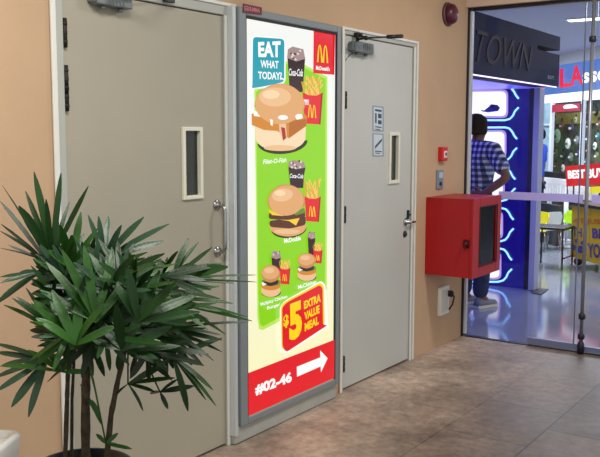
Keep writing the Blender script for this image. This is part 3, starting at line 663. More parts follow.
MB().box((x1+0.055, LY-0.05, 0), (x1+0.115, LY+0.09, 2.0), 0.004).build('corner_post', mat('pale_post', (176, 182, 214), 0.4), led)
NEON = emis('neon_tube', (120, 180, 255), 2.4); SCR = emis('screen_white', (236, 240, 255), 1.25); SCRF = emis('screen_rim', (176, 150, 235), 1.0)
def L2(px, py): return onback(px, py, LY-0.02)
def neon(pts):
    P = [L2(*p) for p in pts]; MB().tube(P, 0.0095, 8).build('neon_tube', NEON, led)
def cx(xr, yt): return xr, yt
rows = [(87+40.4*k, 121+40.4*k, 92+40.4*k, 115.5+40.4*k) for k in range(5)]
for i, (ta, tb, sa, sb_) in enumerate(rows):
    XL = 380; e = (ta-87)*-0.042
    neon([(XL, ta+0.8), (507+e, ta), (511+e, ta+1), (514+e, ta+4.5), (516+e, ta+8.5), (518.5+e, ta+11.5)])
    neon([(XL, tb-1.0), (505+e, tb-0.8), (510+e, tb-2.2), (513+e, tb-5.5), (515+e, tb-10), (518.5+e, tb-13.5)])
    for (xa, xb) in ((395, 450), (456, 506+e)):
        q = rnd([(xa, sa), (xb, sa-0.6), (xb, sb_+0.6), (xa, sb_)], 5)
        rim = rnd([(xa-2, sa-2), (xb+2, sa-2.6), (xb+2, sb_+2.6), (xa-2, sb_+2)], 6)
        rm = MB().prism([onback(a, c_, LY-0.004) for a, c_ in rim], (0, 0.004, 0)).build('screen_rim', SCRF, led)
        MB().prism([onback(a, c_, LY-0.008) for a, c_ in q], (0, 0.004, 0)).build('screen', SCR, rm)
# shoe graphic on the top screen
b = MB(); b.prism([onback(a, c_, LY-0.010) for a, c_ in ((480.5, 109.4), (484, 110.6), (489, 106.5), (491, 104.2), (493, 107), (497.5, 105), (500, 107.8), (498.6, 109), (498, 111), (488, 112.4), (482, 111.4))], (0, 0.001, 0))
b.build('shoe_graphic', mat('graphic_blue', (26, 40, 110), 0.4), led)

# ------------------------------------------------------------------ people
def skin_mesh(name, pts, edges, root, parent, m, sub=2):
    me = bpy.data.meshes.new(name); me.from_pydata([p[:3] for p in pts], edges, []); o = bpy.data.objects.new(name, me); C.objects.link(o); o.parent = parent
    me.materials.append(m)
    o.modifiers.new('skin', 'SKIN').use_smooth_shade = True
    sd = o.modifiers.new('sub', 'SUBSURF'); sd.levels = sub; sd.render_levels = sub
    for i, p in enumerate(pts):
        r = p[3]; rr = r if isinstance(r, tuple) else (r, r)
        me.skin_vertices[0].data[i].radius = rr; me.skin_vertices[0].data[i].use_root = (i == root)
    bpy.context.view_layer.update()
    ev = bpy.data.meshes.new_from_object(o.evaluated_get(bpy.context.evaluated_depsgraph_get()))
    o.modifiers.clear(); old = o.data; o.data = ev; ev.name = name; bpy.data.meshes.remove(old)
    for pl in ev.polygons: pl.use_smooth = True
    return o
def person(label, loc, rz, H, akimbo, shirt_m, jeans_m, skin_m, hair_m, shoe_m, child_label=None):
    """local frame: faces +y, x to the figure's right"""
    r = thing('person', label, 'person', loc); s = H/1.72
    V = []; Eg = []
    def v(x, y, z, rad): V.append((x*s, y*s, z*s, tuple(q*s for q in rad) if isinstance(rad, tuple) else rad*s)); return len(V)-1
    pel = v(0, 0, 0.94, (0.15, 0.11)); bel = v(0, 0.01, 1.08, (0.14, 0.11)); che = v(0, 0.01, 1.28, (0.16, 0.11)); up = v(0, 0, 1.425, (0.13, 0.085)); nk = v(0, 0.005, 1.475, 0.056); n2 = v(0, 0.015, 1.52, 0.054)
    Eg += [(pel, bel), (bel, che), (che, up), (up, nk), (nk, n2)]
    hd = v(0, 0.03, 1.575, 0.07); h2 = v(0, 0.025, 1.625, (0.077, 0.088)); h3 = v(0, 0.015, 1.665, 0.05); Eg += [(n2, hd), (hd, h2), (h2, h3)]
    arms = []
    for sg in (-1, 1):
        a = v(sg*0.19, 0, 1.415, 0.06)
        if akimbo == sg:
            e = v(sg*0.40, -0.05, 1.18, 0.046); w = v(sg*0.20, 0.0-0.13, 1.03, 0.03); hn = v(sg*0.12, -0.16, 1.03, (0.035, 0.02)); 
        elif akimbo == 0:
            e = v(sg*0.215, -0.02, 1.13, 0.042); w = v(sg*0.235, 0.06, 0.90, 0.03); hn = v(sg*0.235, 0.08, 0.83, (0.035, 0.022))
        else:
            e = v(sg*0.24, 0.0, 1.14, 0.042); w = v(sg*0.18, 0.20, 1.16, 0.03); hn = v(sg*0.16, 0.27, 1.18, (0.035, 0.022))
        Eg += [(up, a), (a, e), (e, w), (w, hn)]; arms.append((a, e, w, hn))
    legs = []
    for sg in (-1, 1):
        hp = v(sg*0.095, 0, 0.86, 0.092); kn = v(sg*0.10, 0.01, 0.49, 0.062); an = v(sg*0.10, -0.02, 0.10, 0.042); to = v(sg*0.105, 0.07, 0.045, (0.04, 0.032))
        Eg += [(pel, hp), (hp, kn), (kn, an), (an, to)]; legs.append((hp, kn, an, to))
    body = skin_mesh('body', V, Eg, pel, r, skin_m)
    # fingers and facial features grown into the same surface
    b = bmesh.new(); b.from_mesh(body.data)
    def addtube(p, rad):
        t = MB().tube([Vector(q) for q in p], rad, 8); me = bpy.data.meshes.new('x'); t.bm.to_mesh(me); t.bm.free(); b.from_mesh(me); bpy.data.meshes.remove(me)
    for (a, e, w, hn) in arms:
        W = Vector(V[w][:3]); Hn = Vector(V[hn][:3]); d = (Hn-W).normalized(); side = d.cross(Vector((0, 1, 0.2))).normalized(); nn = d.cross(side)
        for k, ln in enumerate((0.062, 0.072, 0.068, 0.052)):
            o_ = Hn+side*((k-1.5)*0.017*s)
            addtube([o_-d*0.01, o_+d*ln*0.5*s+nn*0.004, o_+d*ln*0.85*s+nn*0.014*s, o_+d*ln*s+nn*0.026*s], [0.0085*s, 0.008*s, 0.0075*s, 0.006*s])
        o_ = W+d*0.025*s-side*0.025*s; addtube([o_, o_-side*0.03*s+d*0.02*s, o_-side*0.036*s+d*0.048*s], [0.010*s, 0.009*s, 0.007*s])
    addtube([(0, 0.085*s, 1.62*s), (0, 0.118*s, 1.59*s), (0, 0.10*s, 1.577*s)], [0.008*s, 0.013*s, 0.008*s])
    for sg in (-1, 1): addtube([(sg*0.072*s, 0.005*s, 1.63*s), (sg*0.09*s, -0.004*s, 1.61*s), (sg*0.078*s, 0.004*s, 1.58*s)], [0.009*s, 0.013*s, 0.008*s])
    b.to_mesh(body.data); b.free()
    for pl in body.data.polygons: pl.use_smooth = True
    def sub(idx, grow): return [(V[i][0], V[i][1], V[i][2], tuple(q+grow for q in V[i][3]) if isinstance(V[i][3], tuple) else V[i][3]+grow) for i in idx]
    # shirt with short sleeves
    S = sub([pel, bel, che, up], 0.016); S[0] = (S[0][0], S[0][1], 0.90*s, (0.19*s, 0.14*s)); S[2] = (*S[2][:3], (0.195*s, 0.14*s)); S.append((0, 0, 1.50*s, 0.078*s)); Se = [(0, 1), (1, 2), (2, 3), (3, 4)]
    for (a, e, w, hn) in arms:
        A = V[a]; Ee = V[e]; k = len(S); S.append((A[0], A[1], A[2], A[3]+0.02)); t = 0.88
        S.append((A[0]+(Ee[0]-A[0])*t, A[1]+(Ee[1]-A[1])*t, A[2]+(Ee[2]-A[2])*t, Ee[3]+0.026)); Se += [(3, k), (k, k+1)]
    skin_mesh('shirt', S, Se, 0, r, shirt_m)
    J = [(0, 0, 0.98*s, (0.16*s, 0.12*s))]; Je = []
    for (hp, kn, an, to) in legs:
        k = len(J); J += [(V[hp][0], V[hp][1], V[hp][2], V[hp][3]+0.012), (V[kn][0], V[kn][1], V[kn][2], V[kn][3]+0.018), (V[an][0], V[an][1], V[an][2]-0.025, V[an][3]+0.032)]; Je += [(0, k), (k, k+1), (k+1, k+2)]
    skin_mesh('trousers', J, Je, 0, r, jeans_m)
    for (hp, kn, an, to) in legs:
        x = V[to][0]
        b = MB()
        ring = []
        t = bmesh.new()
        prof = [(-0.075, 0.030, 0.085), (-0.05, 0.038, 0.10), (0.0, 0.040, 0.095), (0.06, 0.043, 0.07), (0.12, 0.047, 0.055), (0.165, 0.040, 0.045), (0.185, 0.02, 0.03)]
        for (yy, hw, hh) in prof:
            ring.append([t.verts.new((x+math.cos(a)*hw*s, yy*s, 0.022*s+max(0.0, math.sin(a))*hh*s*0.8)) for a in [PI*k/8 for k in range(9)]])
        for a_, b_ in zip(ring, ring[1:]):
            for k in range(8): t.faces.new((a_[k], a_[k+1], b_[k+1], b_[k]))
            t.faces.new((a_[0], b_[0], b_[8], a_[8]))
        t.faces.new(ring[0]); t.faces.new(ring[-1][::-1])
        b._add(t); sh_ = b.build('shoe', shoe_m, None, True); sh_.parent = r
        so_ = MB().prism([(x+sx*hw*1.12*s, yy*s, 0.0) for (yy, hw, _), sx in [(p_, -1) for p_ in prof]+[(p_, 1) for p_ in prof[::-1]]], (0, 0, 0.026*s)).build('sole', WHITEP, None); so_.parent = sh_
    # hair cap: back, top and sides
    b = MB(); b.ball((0, -0.014*s, 1.615*s), (0.106*s, 0.116*s, 0.118*s), 0, 24, 16)
    for vv in b.bm.verts:
        c_ = vv.co
        if c_.y > 0.035*s and c_.z < 1.655*s: vv.co.y = 0.035*s
        if c_.z < 1.545*s: vv.co.z = 1.545*s
        vv.co += Vector((math.sin(vv.co.z*260), math.sin(vv.co.x*240), 0))*0.0025
    hb = b.build('hair', hair_m, None, True); hb.parent = r
    r.rotation_euler = (0, 0, rz); return r
SKINM = mat('skin', (122, 82, 66), 0.55); HAIR = mat('black_hair', (9, 8, 10), 0.8, spec=0.15); JEANS = mat('blue_denim', (34, 52, 86), 0.85, noise=0.2, nscale=40)
mp_ = onfloor(476, 306)
Ht = 1.72
person('person in a navy and white plaid shirt and jeans seen from behind', (mp_.x-0.03, mp_.y, 0), -0.35, Ht, 1, plaid_material(), JEANS, SKINM, HAIR, mat('grey_sneaker', (120, 124, 136), 0.6))
q = onback(537.5, 130, 12.2)
person('person with dark hair in a blue shirt beside the far shop', (q.x, 12.2, 0), 1.5, 1.66, 0, mat('royal_blue_cloth', (30, 72, 190), 0.8), mat('navy_trousers', (26, 32, 60), 0.8), SKINM, HAIR, MATS['grey_sneaker'])

# ------------------------------------------------------------------ far shop, turned 45 degrees
NR = Vector((1, 1, 0)).normalized(); TD = Vector((1, -1, 0)).normalized()   # TD points to the right in view
FP = onfloor(575, 240); FC = 8.9    # distance of the shop face along NR
FP = NR*FC
def far(px, py, d=0.0): return unproj(px, py, NR*(FC-d), NR)      # d > 0 is nearer the viewer
def fq(mb, pts, d, t=0.02, mi=0): mb.prism([far(a, c_, d) for a, c_ in pts], -NR*(-t), mi)
def fbox(mb, px0, py0, px1, py1, d, t, mi=0):
    """upright box on the shop line between two pixels"""
    a = far(px0, py0, d); c_ = far(px1, py1, d); A, B = Vector((a.x, a.y, 0)), Vector((c_.x, c_.y, 0)); z0, z1 = c_.z, a.z
    mb.prism([Vector((A.x, A.y, z0)), Vector((B.x, B.y, z0)), Vector((B.x, B.y, z1)), Vector((A.x, A.y, z1))], -NR*t, mi)
fs = thing('shop_fascia', 'blue fascia with red and white letters above the far shop', 'shop sign', (*far(580, 80).xy, 0))
zt_, zb_ = far(580, 62).z, far(580, 92).z
def fspan(mb, px0, px1, z0, z1, d, t, mi=0):
    """slab lying along the shop line between two bearings, its face d nearer than the shop face"""
    a = far(px0, 80, d); c_ = far(px1, 80, d); a.z = 0; c_.z = 0
    mb.prism([a+Vector((0, 0, z0)), c_+Vector((0, 0, z0)), c_+Vector((0, 0, z1)), a+Vector((0, 0, z1))], NR*t, mi)
b = MB(); fspan(b, 515, 700, zb_, zt_, 0, 0.2); b.build('fascia_board', emis('fascia_blue', (84, 128, 214), 0.9), fs)
REDL = emis('letter_red', (232, 30, 70), 1.1); WHL = emis('letter_white', (250, 250, 255), 1.3)
for body, mm, q in (('T', REDL, ((537.6, 84.6), (547, 83), (547, 90), (537.6, 91))), ('L', REDL, ((559.6, 69), (570.5, 67.6), (570.5, 86.5), (559.6, 88))), ('A', REDL, ((570.5, 66), (582, 64), (583, 84), (570, 86.5))), ('ssoc', WHL, ((582.4, 73), (618, 67), (618, 79), (582.4, 83.5)))):
    lb = MB(); put_text(lb, body, [far(a, c_, 0.03) for a, c_ in q], (0, 0, 0), 0, 0, 0.03); lo = lb.build('lettering', mm, fs)
zs0, zs1 = far(580, 100).z, far(580, 92).z
b = MB(); fspan(b, 515, 700, zs0, zs1, 0.05, 0.25); b.build('light_band', emis('shop_light_band', (240, 246, 255), 1.6), fs)
slab_m = MATS['mall_wall']
b = MB(); fspan(b, 515, 700, zt_, 2.95, -0.02, 0.2); struct(b.build('wall_mall_bulkhead', slab_m))
b = MB(); fspan(b, 525, 720, 0, zs0, -0.8, 0.1); struct(b.build('wall_shop_back', mat('shop_back', (92, 104, 84), 0.7, noise=0.5, nscale=6)))
# dividers of the shop front
POSTW = mat('post_white', (206, 214, 228), 0.4)
for px, w in ((535, 3.2), (551.5, 2.2), (582.5, 2.4)):
    b = MB(); a = far(px-w/2, 100, 0.02); c_ = far(px+w/2, 100, 0.02)
    b.prism([Vector((a.x, a.y, 0)), Vector((c_.x, c_.y, 0)), Vector((c_.x, c_.y, zs0)), Vector((a.x, a.y, zs0))], NR*0.05)
    struct(b.build('trim_%d' % (10+int(px) % 7), POSTW))
b = MB(); fspan(b, 536, 551, far(543, 125.4).z, far(543, 124).z, 0.0, 0.03); struct(b.build('trim_15', POSTW))
b = MB(); fspan(b, 536, 551, far(543, 177).z, zs0, -0.1, 0.03); struct(b.build('wall_shop_panel', mat('panel_pale_blue', (150, 186, 206), 0.4, noise=0.15, nscale=8)))
# counter strip and header sign in shop
sg = MB(); fspan(sg, 553, 580, far(566, 111.5, .08).z, far(566, 104, .08).z, 0.08, 0.02)
sg.prism([far(a, c_, 0.085) for a, c_ in ((563, 106.4), (566, 104.6), (569, 106), (572, 104.2), (576, 105.4), (578, 107.6), (572, 107.4), (568, 108.6), (564, 108.8))], -NR*0.001, 1)
tag(recenter(sg.build('shop_banner', [emis('banner_pink', (206, 52, 92), 0.9), WHL])), 'pink and white banner hanging under the light band of the far shop', 'banner')
yb = MB(); fspan(yb, 552, 640, far(566, 124, -.7).z, far(566, 113, -.7).z, -0.7, 0.02); tag(recenter(yb.build('price_rail', mat('rail_olive', (168, 158, 74), 0.6, noise=0.3, nscale=9))), 'olive yellow price rail above the hanging goods', 'rail')
# hanging goods: each a bag or disc on a hook
rg = random.Random(5)
COLS = [('pale green', (196, 236, 190)), ('white', (240, 244, 246)), ('dark navy', (40, 50, 86)), ('grey', (120, 128, 134)), ('teal', (60, 130, 140)), ('brown', (110, 84, 62)), ('olive', (112, 124, 70)), ('black', (34, 36, 44))]
SP = [(557, 136, 6.4, 0), (568, 143.5, 5, 1), (562, 126, 4, 5), (572, 128, 4.6, 2), (577, 140, 4, 3), (588, 139, 3.4, 4), (598, 136, 3.4, 4), (595, 146, 3.6, 1), (589, 126.5, 3.2, 7), (599, 124, 3.4, 5),
      (556, 153, 3.6, 6), (563, 156, 3.8, 7), (571, 157, 4, 3), (578, 154, 3.6, 2), (588, 150.5, 3, 3), (597, 156, 4, 6), (556, 166, 3.2, 5), (563, 168, 3.4, 1), (586, 161.5, 3, 4), (555, 121, 3, 3), (586, 117, 4, 2), (596, 112, 4, 7), (576, 119.5, 2.6, 0)]
PLACES = ['the largest one, left of centre', 'just right of the largest pale green bag', 'above and right of the largest bag', 'upper centre under the olive rail', 'middle, left of the glass post',
    'middle row just right of the bright post', 'middle row at the right frame edge', 'below the teal bags at the right', 'small one high up beside the right post', 'upper right at the frame edge', 'left column directly under the largest bag',
    'left column in the lower middle', 'centre column in the lower middle', 'centre right, above the sale sign', 'above the word BUY of the sale sign', 'lower right corner above the sale sign', 'lowest at the far left', 'lowest beside the sale sign, left side',
    'touching the top of the sale sign', 'highest at the far left', 'top row right of the post', 'top right corner under the light band', 'top centre on the olive rail']
for i, (px, py, r, ci) in enumerate(SP):
    c_ = far(px, py, -0.45); rr = r*c_.y/843*0.93
    rr = r*((c_-CAM).dot(FW))/F
    cn, rgb = COLS[ci]
    t = thing('hanging_bag', None, 'bag', c_-Vector((0, 0, rr*1.4)), 'bags hanging in the far shop')
    t['label'] = '%s round bag hanging in the far shop, %s' % (cn, PLACES[i])
    m_ = mat('bag_'+cn.replace(' ', '_'), rgb, 0.45, noise=0.35, nscale=18)
    b = MB(); b.ball(c_, (rr, rr, rr*1.12), 0, 16, 10)
    for v_ in b.bm.verts:
        dd = (v_.co-c_).dot(NR); v_.co -= NR*dd*0.62
    b.build('pouch', m_, t)
    b = MB(); top = c_+Vector((0, 0, rr*1.05))
    b.tube([top-TD*rr*0.4, top-TD*rr*0.3+Vector((0, 0, rr*0.6)), top+Vector((0, 0, rr*0.9)), top+TD*rr*0.3+Vector((0, 0, rr*0.6)), top+TD*rr*0.4], 0.008, 6); b.build('strap', MATS['black_rubber'], t)
    b = MB(); a0 = c_-NR*(rr*0.42)
    b.prism([a0+TD*x_*rr*0.5+Vector((0, 0, z_*rr*0.3)) for x_, z_ in ((-1, -1), (1, -1), (1, .6), (-1, .6))], -NR*0.01); b.build('tag', WHITEP if ci not in (0, 1) else mat('tag_green', (70, 130, 90), 0.5), t)
# dark counter, picket barrier
b = MB(); fspan(b, 541, 566, far(556, 179, .3).z, far(556, 172.5, .3).z, 0.3, 0.12); tag(recenter(b.build('counter_top', mat('counter_black', (24, 26, 34), 0.4))), 'black counter top behind the white picket barrier', 'counter')
def picket(x0, x1, d, y0, y1, n, label):
    t = thing('picket_barrier', label, 'barrier', (*far((x0+x1)/2, 190, d).xy, 0))
    WB = mat('barrier_white', (246, 247, 250), 0.5)
    a, c_ = far(x0, 185, d), far(x1, 185, d); zt = far((x0+x1)/2, y0, d).z; zm = far((x0+x1)/2, y0+5.5, d).z; zb = far((x0+x1)/2, y1, d).z
    b = MB(); A_, B_ = Vector((a.x, a.y, 0)), Vector((c_.x, c_.y, 0))
    b.prism([A_+Vector((0, 0, zm)), B_+Vector((0, 0, zm)), B_+Vector((0, 0, zt)), A_+Vector((0, 0, zt))], NR*0.03); b.build('top_rail', WB, t)
    b = MB()
    b.prism([A_+Vector((0, 0, zb-.04)), B_+Vector((0, 0, zb-.04)), B_+Vector((0, 0, zb)), A_+Vector((0, 0, zb))], NR*0.03); b.build('bottom_rail', WB, t)
    for k in range(n):
        p_ = A_.lerp(B_, (k+.5)/n); u = (B_-A_)/n*0.31
        b = MB(); b.prism([p_-u+Vector((0, 0, zb)), p_+u+Vector((0, 0, zb)), p_+u+Vector((0, 0, zm)), p_-u+Vector((0, 0, zm))], NR*0.02); b.build('picket', WB, t)
    for e in (A_, B_):
        b = MB(); b.tube([e, e+Vector((0, 0, zb))], 0.02, 8); b.lathe([(0.1, 0), (0.1, 0.015), (0.03, 0.03)], e, 16); b.build('post', POSTW, t)
picket(536, 566, 1.0, 178, 196, 12, 'white picket barrier left of the red sale sign'); picket(568, 604, 1.35, 187, 197, 14, 'white picket barrier under the red sale sign')
# BEST BUY sign
bs = thing('sale_sign', 'red BEST BUY sign standing in front of the far shop', 'sign', (*far(585, 180, 1.6).xy, 0))
b = MB(); b.prism([far(a, c_, 1.6) for a, c_ in ((565.2, 166.2), (606, 162.6), (606, 184.6), (566.4, 186.4))], NR*0.03); b.build('board', emis('sign_red', (222, 26, 36), 0.85), bs)
b = MB(); put_text(b, 'BEST BUY', [far(a, c_, 1.606) for a, c_ in ((567.6, 170.6), (604.5, 167.6), (604.5, 177.6), (568, 178.8))], (0, 0, 0), 0, 0, 0.04); b.build('lettering', WHL, bs)
b = MB(); b.prism([far(a, c_, 1.6) for a, c_ in ((590, 187), (606, 185.6), (606, 192.6), (590, 193.4))], NR*0.03); b.build('price_card', emis('card_yellow', (240, 228, 40), 0.9), bs)
b = MB()
for px in (574, 600): e = far(px, 180, 1.57); b.tube([Vector((e.x, e.y, 0)), Vector((e.x, e.y, far(px, 172, 1.57).z))], 0.012, 8)
b.build('leg', DARKSTEEL, bs)
# yellow counter on castors
yc = thing('promotion_counter', 'yellow promotion counter on castors with purple lettering', 'counter', (*onfloor(590, 265).xy, 0))
f0 = onfloor(571, 265); dcn = FC-(f0.x+f0.y)/math.sqrt(2)
b = MB(); a = far(570.5, 250, dcn); c_ = far(640, 250, dcn); zt = far(585, 207, dcn).z
A_, B_ = Vector((a.x, a.y, 0.1)), Vector((c_.x, c_.y, 0.1))
b.prism([A_, B_, B_+Vector((0, 0, zt-0.1)), A_+Vector((0, 0, zt-0.1))], NR*0.55); b.build('box', mat('counter_yellow', (236, 188, 22), 0.45), yc)
b = MB(); b.prism([A_-TD*.03-NR*.03+Vector((0, 0, zt-.1)), B_+TD*.03-NR*.03+Vector((0, 0, zt-.1)), B_+TD*.03+NR*.58+Vector((0, 0, zt-.1)), A_-TD*.03+NR*.58+Vector((0, 0, zt-.1))], (0, 0, 0.035)); b.build('worktop', mat('worktop_dark', (40, 42, 60), 0.3), yc)
b = MB(); PUR = mat('print_purple', (60, 48, 150), 0.5); ORG = mat('print_orange', (220, 110, 40), 0.5)
def cq(x0, y0, x1, y1, s=0.1): return [far(x0, y0, dcn+0.006), far(x1, y0+s*(x1-x0), dcn+0.006), far(x1, y1+s*(x1-x0)*1.3, dcn+0.006), far(x0, y1, dcn+0.006)]
put_text(b, 'AT JUST', cq(573, 218, 606, 224, .05), (0, 0, 0), 1, 0, .02); put_text(b, 'TH', cq(572.5, 227, 581.6, 236), (0, 0, 0), 0, 0, .02); put_text(b, 'BE', cq(592, 228, 604, 238), (0, 0, 0), 0, 0, .03); put_text(b, 'YOU', cq(587.5, 243, 606, 257), (0, 0, 0), 0, 0, .03)
for (ex, ey, er) in ((573.4, 247.5, 2.6), (580.5, 249.5, 3.2), (576.5, 241, 1.8), (582.5, 243, 1.8)):
    b.prism([far(x_, y_, dcn+0.005) for x_, y_ in ell(ex, ey, er, er*1.2, n=14)], -NR*0.001)
b.build('lettering', [PUR, ORG], yc)
for e in (A_+TD*.08+NR*.06, A_+TD*.08+NR*.49, B_-TD*.08+NR*.06, B_-TD*.08+NR*.49):
    b = MB(); b.lathe([(0.045, -0.02), (0.05, -0.012), (0.05, 0.012), (0.045, 0.02)], (e.x, e.y, 0.05), 16, 'y'); b.tube([(e.x, e.y, 0.05), (e.x, e.y, 0.1)], 0.012, 8); b.build('castor', BLACK, yc)
# chairs and table
def chair(px, py, rgb, nm, label, rz, hs=1.0):
    p_ = onfloor(px, py); t = thing('side_chair', label, 'chair', (0, 0, 0)); m_ = mat(nm, rgb, 0.4)
    MB().box((-.2, -.2, .43), (.2, .2, .46), .012, 3).build('seat', m_, t)
    b = MB(); pts = []
    b.prism([(-.19, -.2, .56), (.19, -.2, .56), (.2, -.23, .74), (.15, -.25, .84), (-.15, -.25, .84), (-.2, -.23, .74)], (0, -.02, 0)); b.build('backrest', m_, t)
    for sx in (-1, 1):
        for sy in (-1, 1):
            MB().tube([(sx*.17, sy*.17, .43), (sx*.2, sy*.2, 0)], .011, 8).build('leg', STEEL, t)
        MB().tube([(sx*.17, -.18, .44), (sx*.17, -.21, .62)], .01, 8).build('back_support', STEEL, t)
    t.location = (p_.x, p_.y, 0); t.rotation_euler = (0, 0, rz); t.scale = (.66, .66, .62); return t
chair(532, 251, (232, 220, 30), 'chair_yellow', 'small bright yellow chair left of the dark bistro table', 2.4)
chair(561, 249, (176, 226, 40), 'chair_lime', 'small lime green chair behind the dark bistro table', 2.6)
chair(545.5, 249, (225, 228, 232), 'chair_white', 'small white chair between the yellow chair and the bistro table', 1.0)
tp = onfloor(551, 266); t = thing('bistro_table', 'low dark topped bistro table on thin legs in the mall', 'table', (tp.x, tp.y, 0))
MB().box((tp.x-.21, tp.y-.2, .45), (tp.x+.21, tp.y+.2, .48), .008).build('table_top', mat('table_black', (30, 30, 40), .3), t)
for sx in (-1, 1):
    for sy in (-1, 1): MB().tube([(tp.x+sx*.18, tp.y+sy*.18, .45), (tp.x+sx*.19, tp.y+sy*.19, 0)], .012, 8).build('leg', DARKSTEEL, t)
    MB().tube([(tp.x+sx*.185, tp.y-.185, .12), (tp.x+sx*.185, tp.y+.185, .12)], .008, 8).build('stretcher', DARKSTEEL, t)
# dark partition behind chairs
b = MB(); fspan(b, 533, 563, 0.0, far(548, 204, 1.42).z, 1.42, 0.06); tag(recenter(b.build('display_unit', mat('unit_dark', (36, 40, 50), 0.5, noise=.4, nscale=5))), 'dark display unit behind the coloured chairs', 'display')
# dark triangular mat on the mall floor
b = MB(); b.prism([onfloor(a, c_)+Vector((0, 0, 0.0)) for a, c_ in ((531, 288), (548.5, 289.4), (541, 295), (531, 293))], (0, 0, 0.006)); tag(recenter(b.build('floor_mat', mat('mat_dark', (44, 44, 56), .7, noise=.5, nscale=30))), 'dark triangular mat beside the display wall post', 'mat')
# ceiling downlight
p_ = unproj(590, 18, (0, 0, 2.95), (0, 0, 1)); dl = thing('ceiling_downlight', 'long white ceiling light near the top of the glass wall', 'light', p_)
b = MB(); d_ = TD; 
MB().box((p_.x-.28, p_.y-.09, 2.935), (p_.x+.28, p_.y+.09, 2.95), .004).build('housing', WHITEP, dl)
MB().box((p_.x-.25, p_.y-.07, 2.929), (p_.x+.25, p_.y+.07, 2.9355)).build('diffuser', emis('lamp_white', (255, 255, 255), 4.0), dl)

# ------------------------------------------------------------------ potted palm
PD = 2.35
base = atdepth(82, 466, PD); PZ = base.z
pot = thing('potted_palm', 'leafy potted lady palm in a dark blue pot in front of the left door', 'plant', (base.x, base.y, 0))
PR = 0.138
b = MB(); b.lathe([(PR*.74, 0), (PR*.78, 0.01), (PR*.96, PZ-0.05), (PR*1.0, PZ-0.045), (PR*1.03, PZ-0.04), (PR*1.04, PZ-0.004), (PR*1.01, PZ), (PR*.93, PZ), (PR*.92, PZ-0.03)], (base.x, base.y, 0), 48)
b.build('pot', mat('pot_blue_black', (26, 30, 44), 0.3), pot)
MB().lathe([(0.0, PZ-0.035), (PR*.92, PZ-0.035), (PR*.92, PZ-0.024), (0.0, PZ-0.02)], (base.x, base.y, 0), 32).build('soil', mat('soil', (30, 30, 36), .9, noise=.5, nscale=60, bump=.8, bscale=80), pot)
BARK = mat('palm_fibre', (66, 54, 38), .85, noise=.5, nscale=40, bump=.9, bscale=90)
def stem(pts, r0, r1):
    P = [atdepth(x, y, PD+d) for x, y, d in pts]; P[0].z = PZ-0.03
    Q = []; n = len(P)
    for i in range(n-1):
        for k in range(5): Q.append(P[i].lerp(P[i+1], k/5))
    Q.append(P[-1]); N = len(Q)
    MB().tube(Q, [(r0+(r1-r0)*k/(N-1))*(1.0+0.09*math.sin(k*2.3)) for k in range(N)], 12).build('stem', BARK, pot)
stem([(85, 448, 0), (85.5, 400, 0), (87, 345, 0), (86, 290, 0.0)], 0.0135, 0.010)
stem([(64, 446, 0.02), (67, 400, 0.02), (68, 370, 0.02), (60, 330, 0.0), (56, 290, 0)], 0.007, 0.005)
stem([(71, 446, 0.05), (72, 400, 0.05), (74, 360, 0.04), (72, 310, 0.04)], 0.005, 0.004)
stem([(104, 447, -0.02), (111, 415, -0.02), (118, 380, 0), (126, 345, 0.02), (132, 310, 0.02)], 0.0085, 0.006)
LM = [leaf_material('palm_leaf_dark', (26, 60, 20), 0.4), leaf_material('palm_leaf_mid', (42, 84, 26), 0.38), leaf_material('palm_leaf_blue', (44, 72, 50), 0.33), leaf_material('palm_leaf_deep', (18, 44, 14), 0.42)]
RG = random.Random(11)
def leaflet(mb, H, Tp, width, droop, up):
    """a pleated strap leaf from hub H to tip Tp"""
    ax = Tp-H; L = ax.length; d = ax.normalized(); side = d.cross(up).normalized(); nn = side.cross(d).normalized()
    t = bmesh.new(); rows_ = []; n = 9
    for k in range(n+1):
        u = k/n; w = width*(0.22+0.78*min(1, u*2.6)**0.8)*(1.0 if u < .62 else max(0.16, 1-((u-.62)/.38)**2.2*0.86))
        c_ = H+ax*u+nn*(math.sin(u*PI)*droop*L)
        fold = w*0.16
        rows_.append([t.verts.new(c_+side*w*q+nn*(fold*abs(q)*1.0)+nn*(0.0009 if q in (-.5, .5) else 0)) for q in (-1, -.5, 0, .5, 1)])
    for a_, b_ in zip(rows_, rows_[1:]):
        for k in range(4):
            f = t.faces.new((a_[k], a_[k+1], b_[k+1], b_[k])); f.smooth = True
    mb._add(t)
def frond(hx, hy, hd, tips, m, stalk=None):
    Hh = atdepth(hx, hy, PD+hd); mb = MB()
    for tp_ in tips:
        tx, ty = tp_[0], tp_[1]; w = tp_[2] if len(tp_) > 2 else 6; dd = tp_[3] if len(tp_) > 3 else RG.uniform(-.07, .07)
        Tp = atdepth(tx, ty, PD+hd+dd)
        upv = (CAM-Hh).normalized()*RG.uniform(.5, 1)+Vector((0, 0, RG.uniform(.2, .9)))
        leaflet(mb, Hh, Tp, w*0.5*(PD+hd)/F*1.12, RG.uniform(.0, .07), upv)
    if stalk:
        s0 = atdepth(stalk[0], stalk[1], PD+stalk[2]); mid = s0.lerp(Hh, .5)+Vector((0, 0, .02))
        mb.tube([s0, mid, Hh], [.0032, .0026, .0022], 6)
    return mb.build('frond', m, pot)
ST = [(86, 330, 0), (87, 300, 0), (60, 325, 0), (128, 335, .01), (132, 312, .02), (85, 350, 0)]
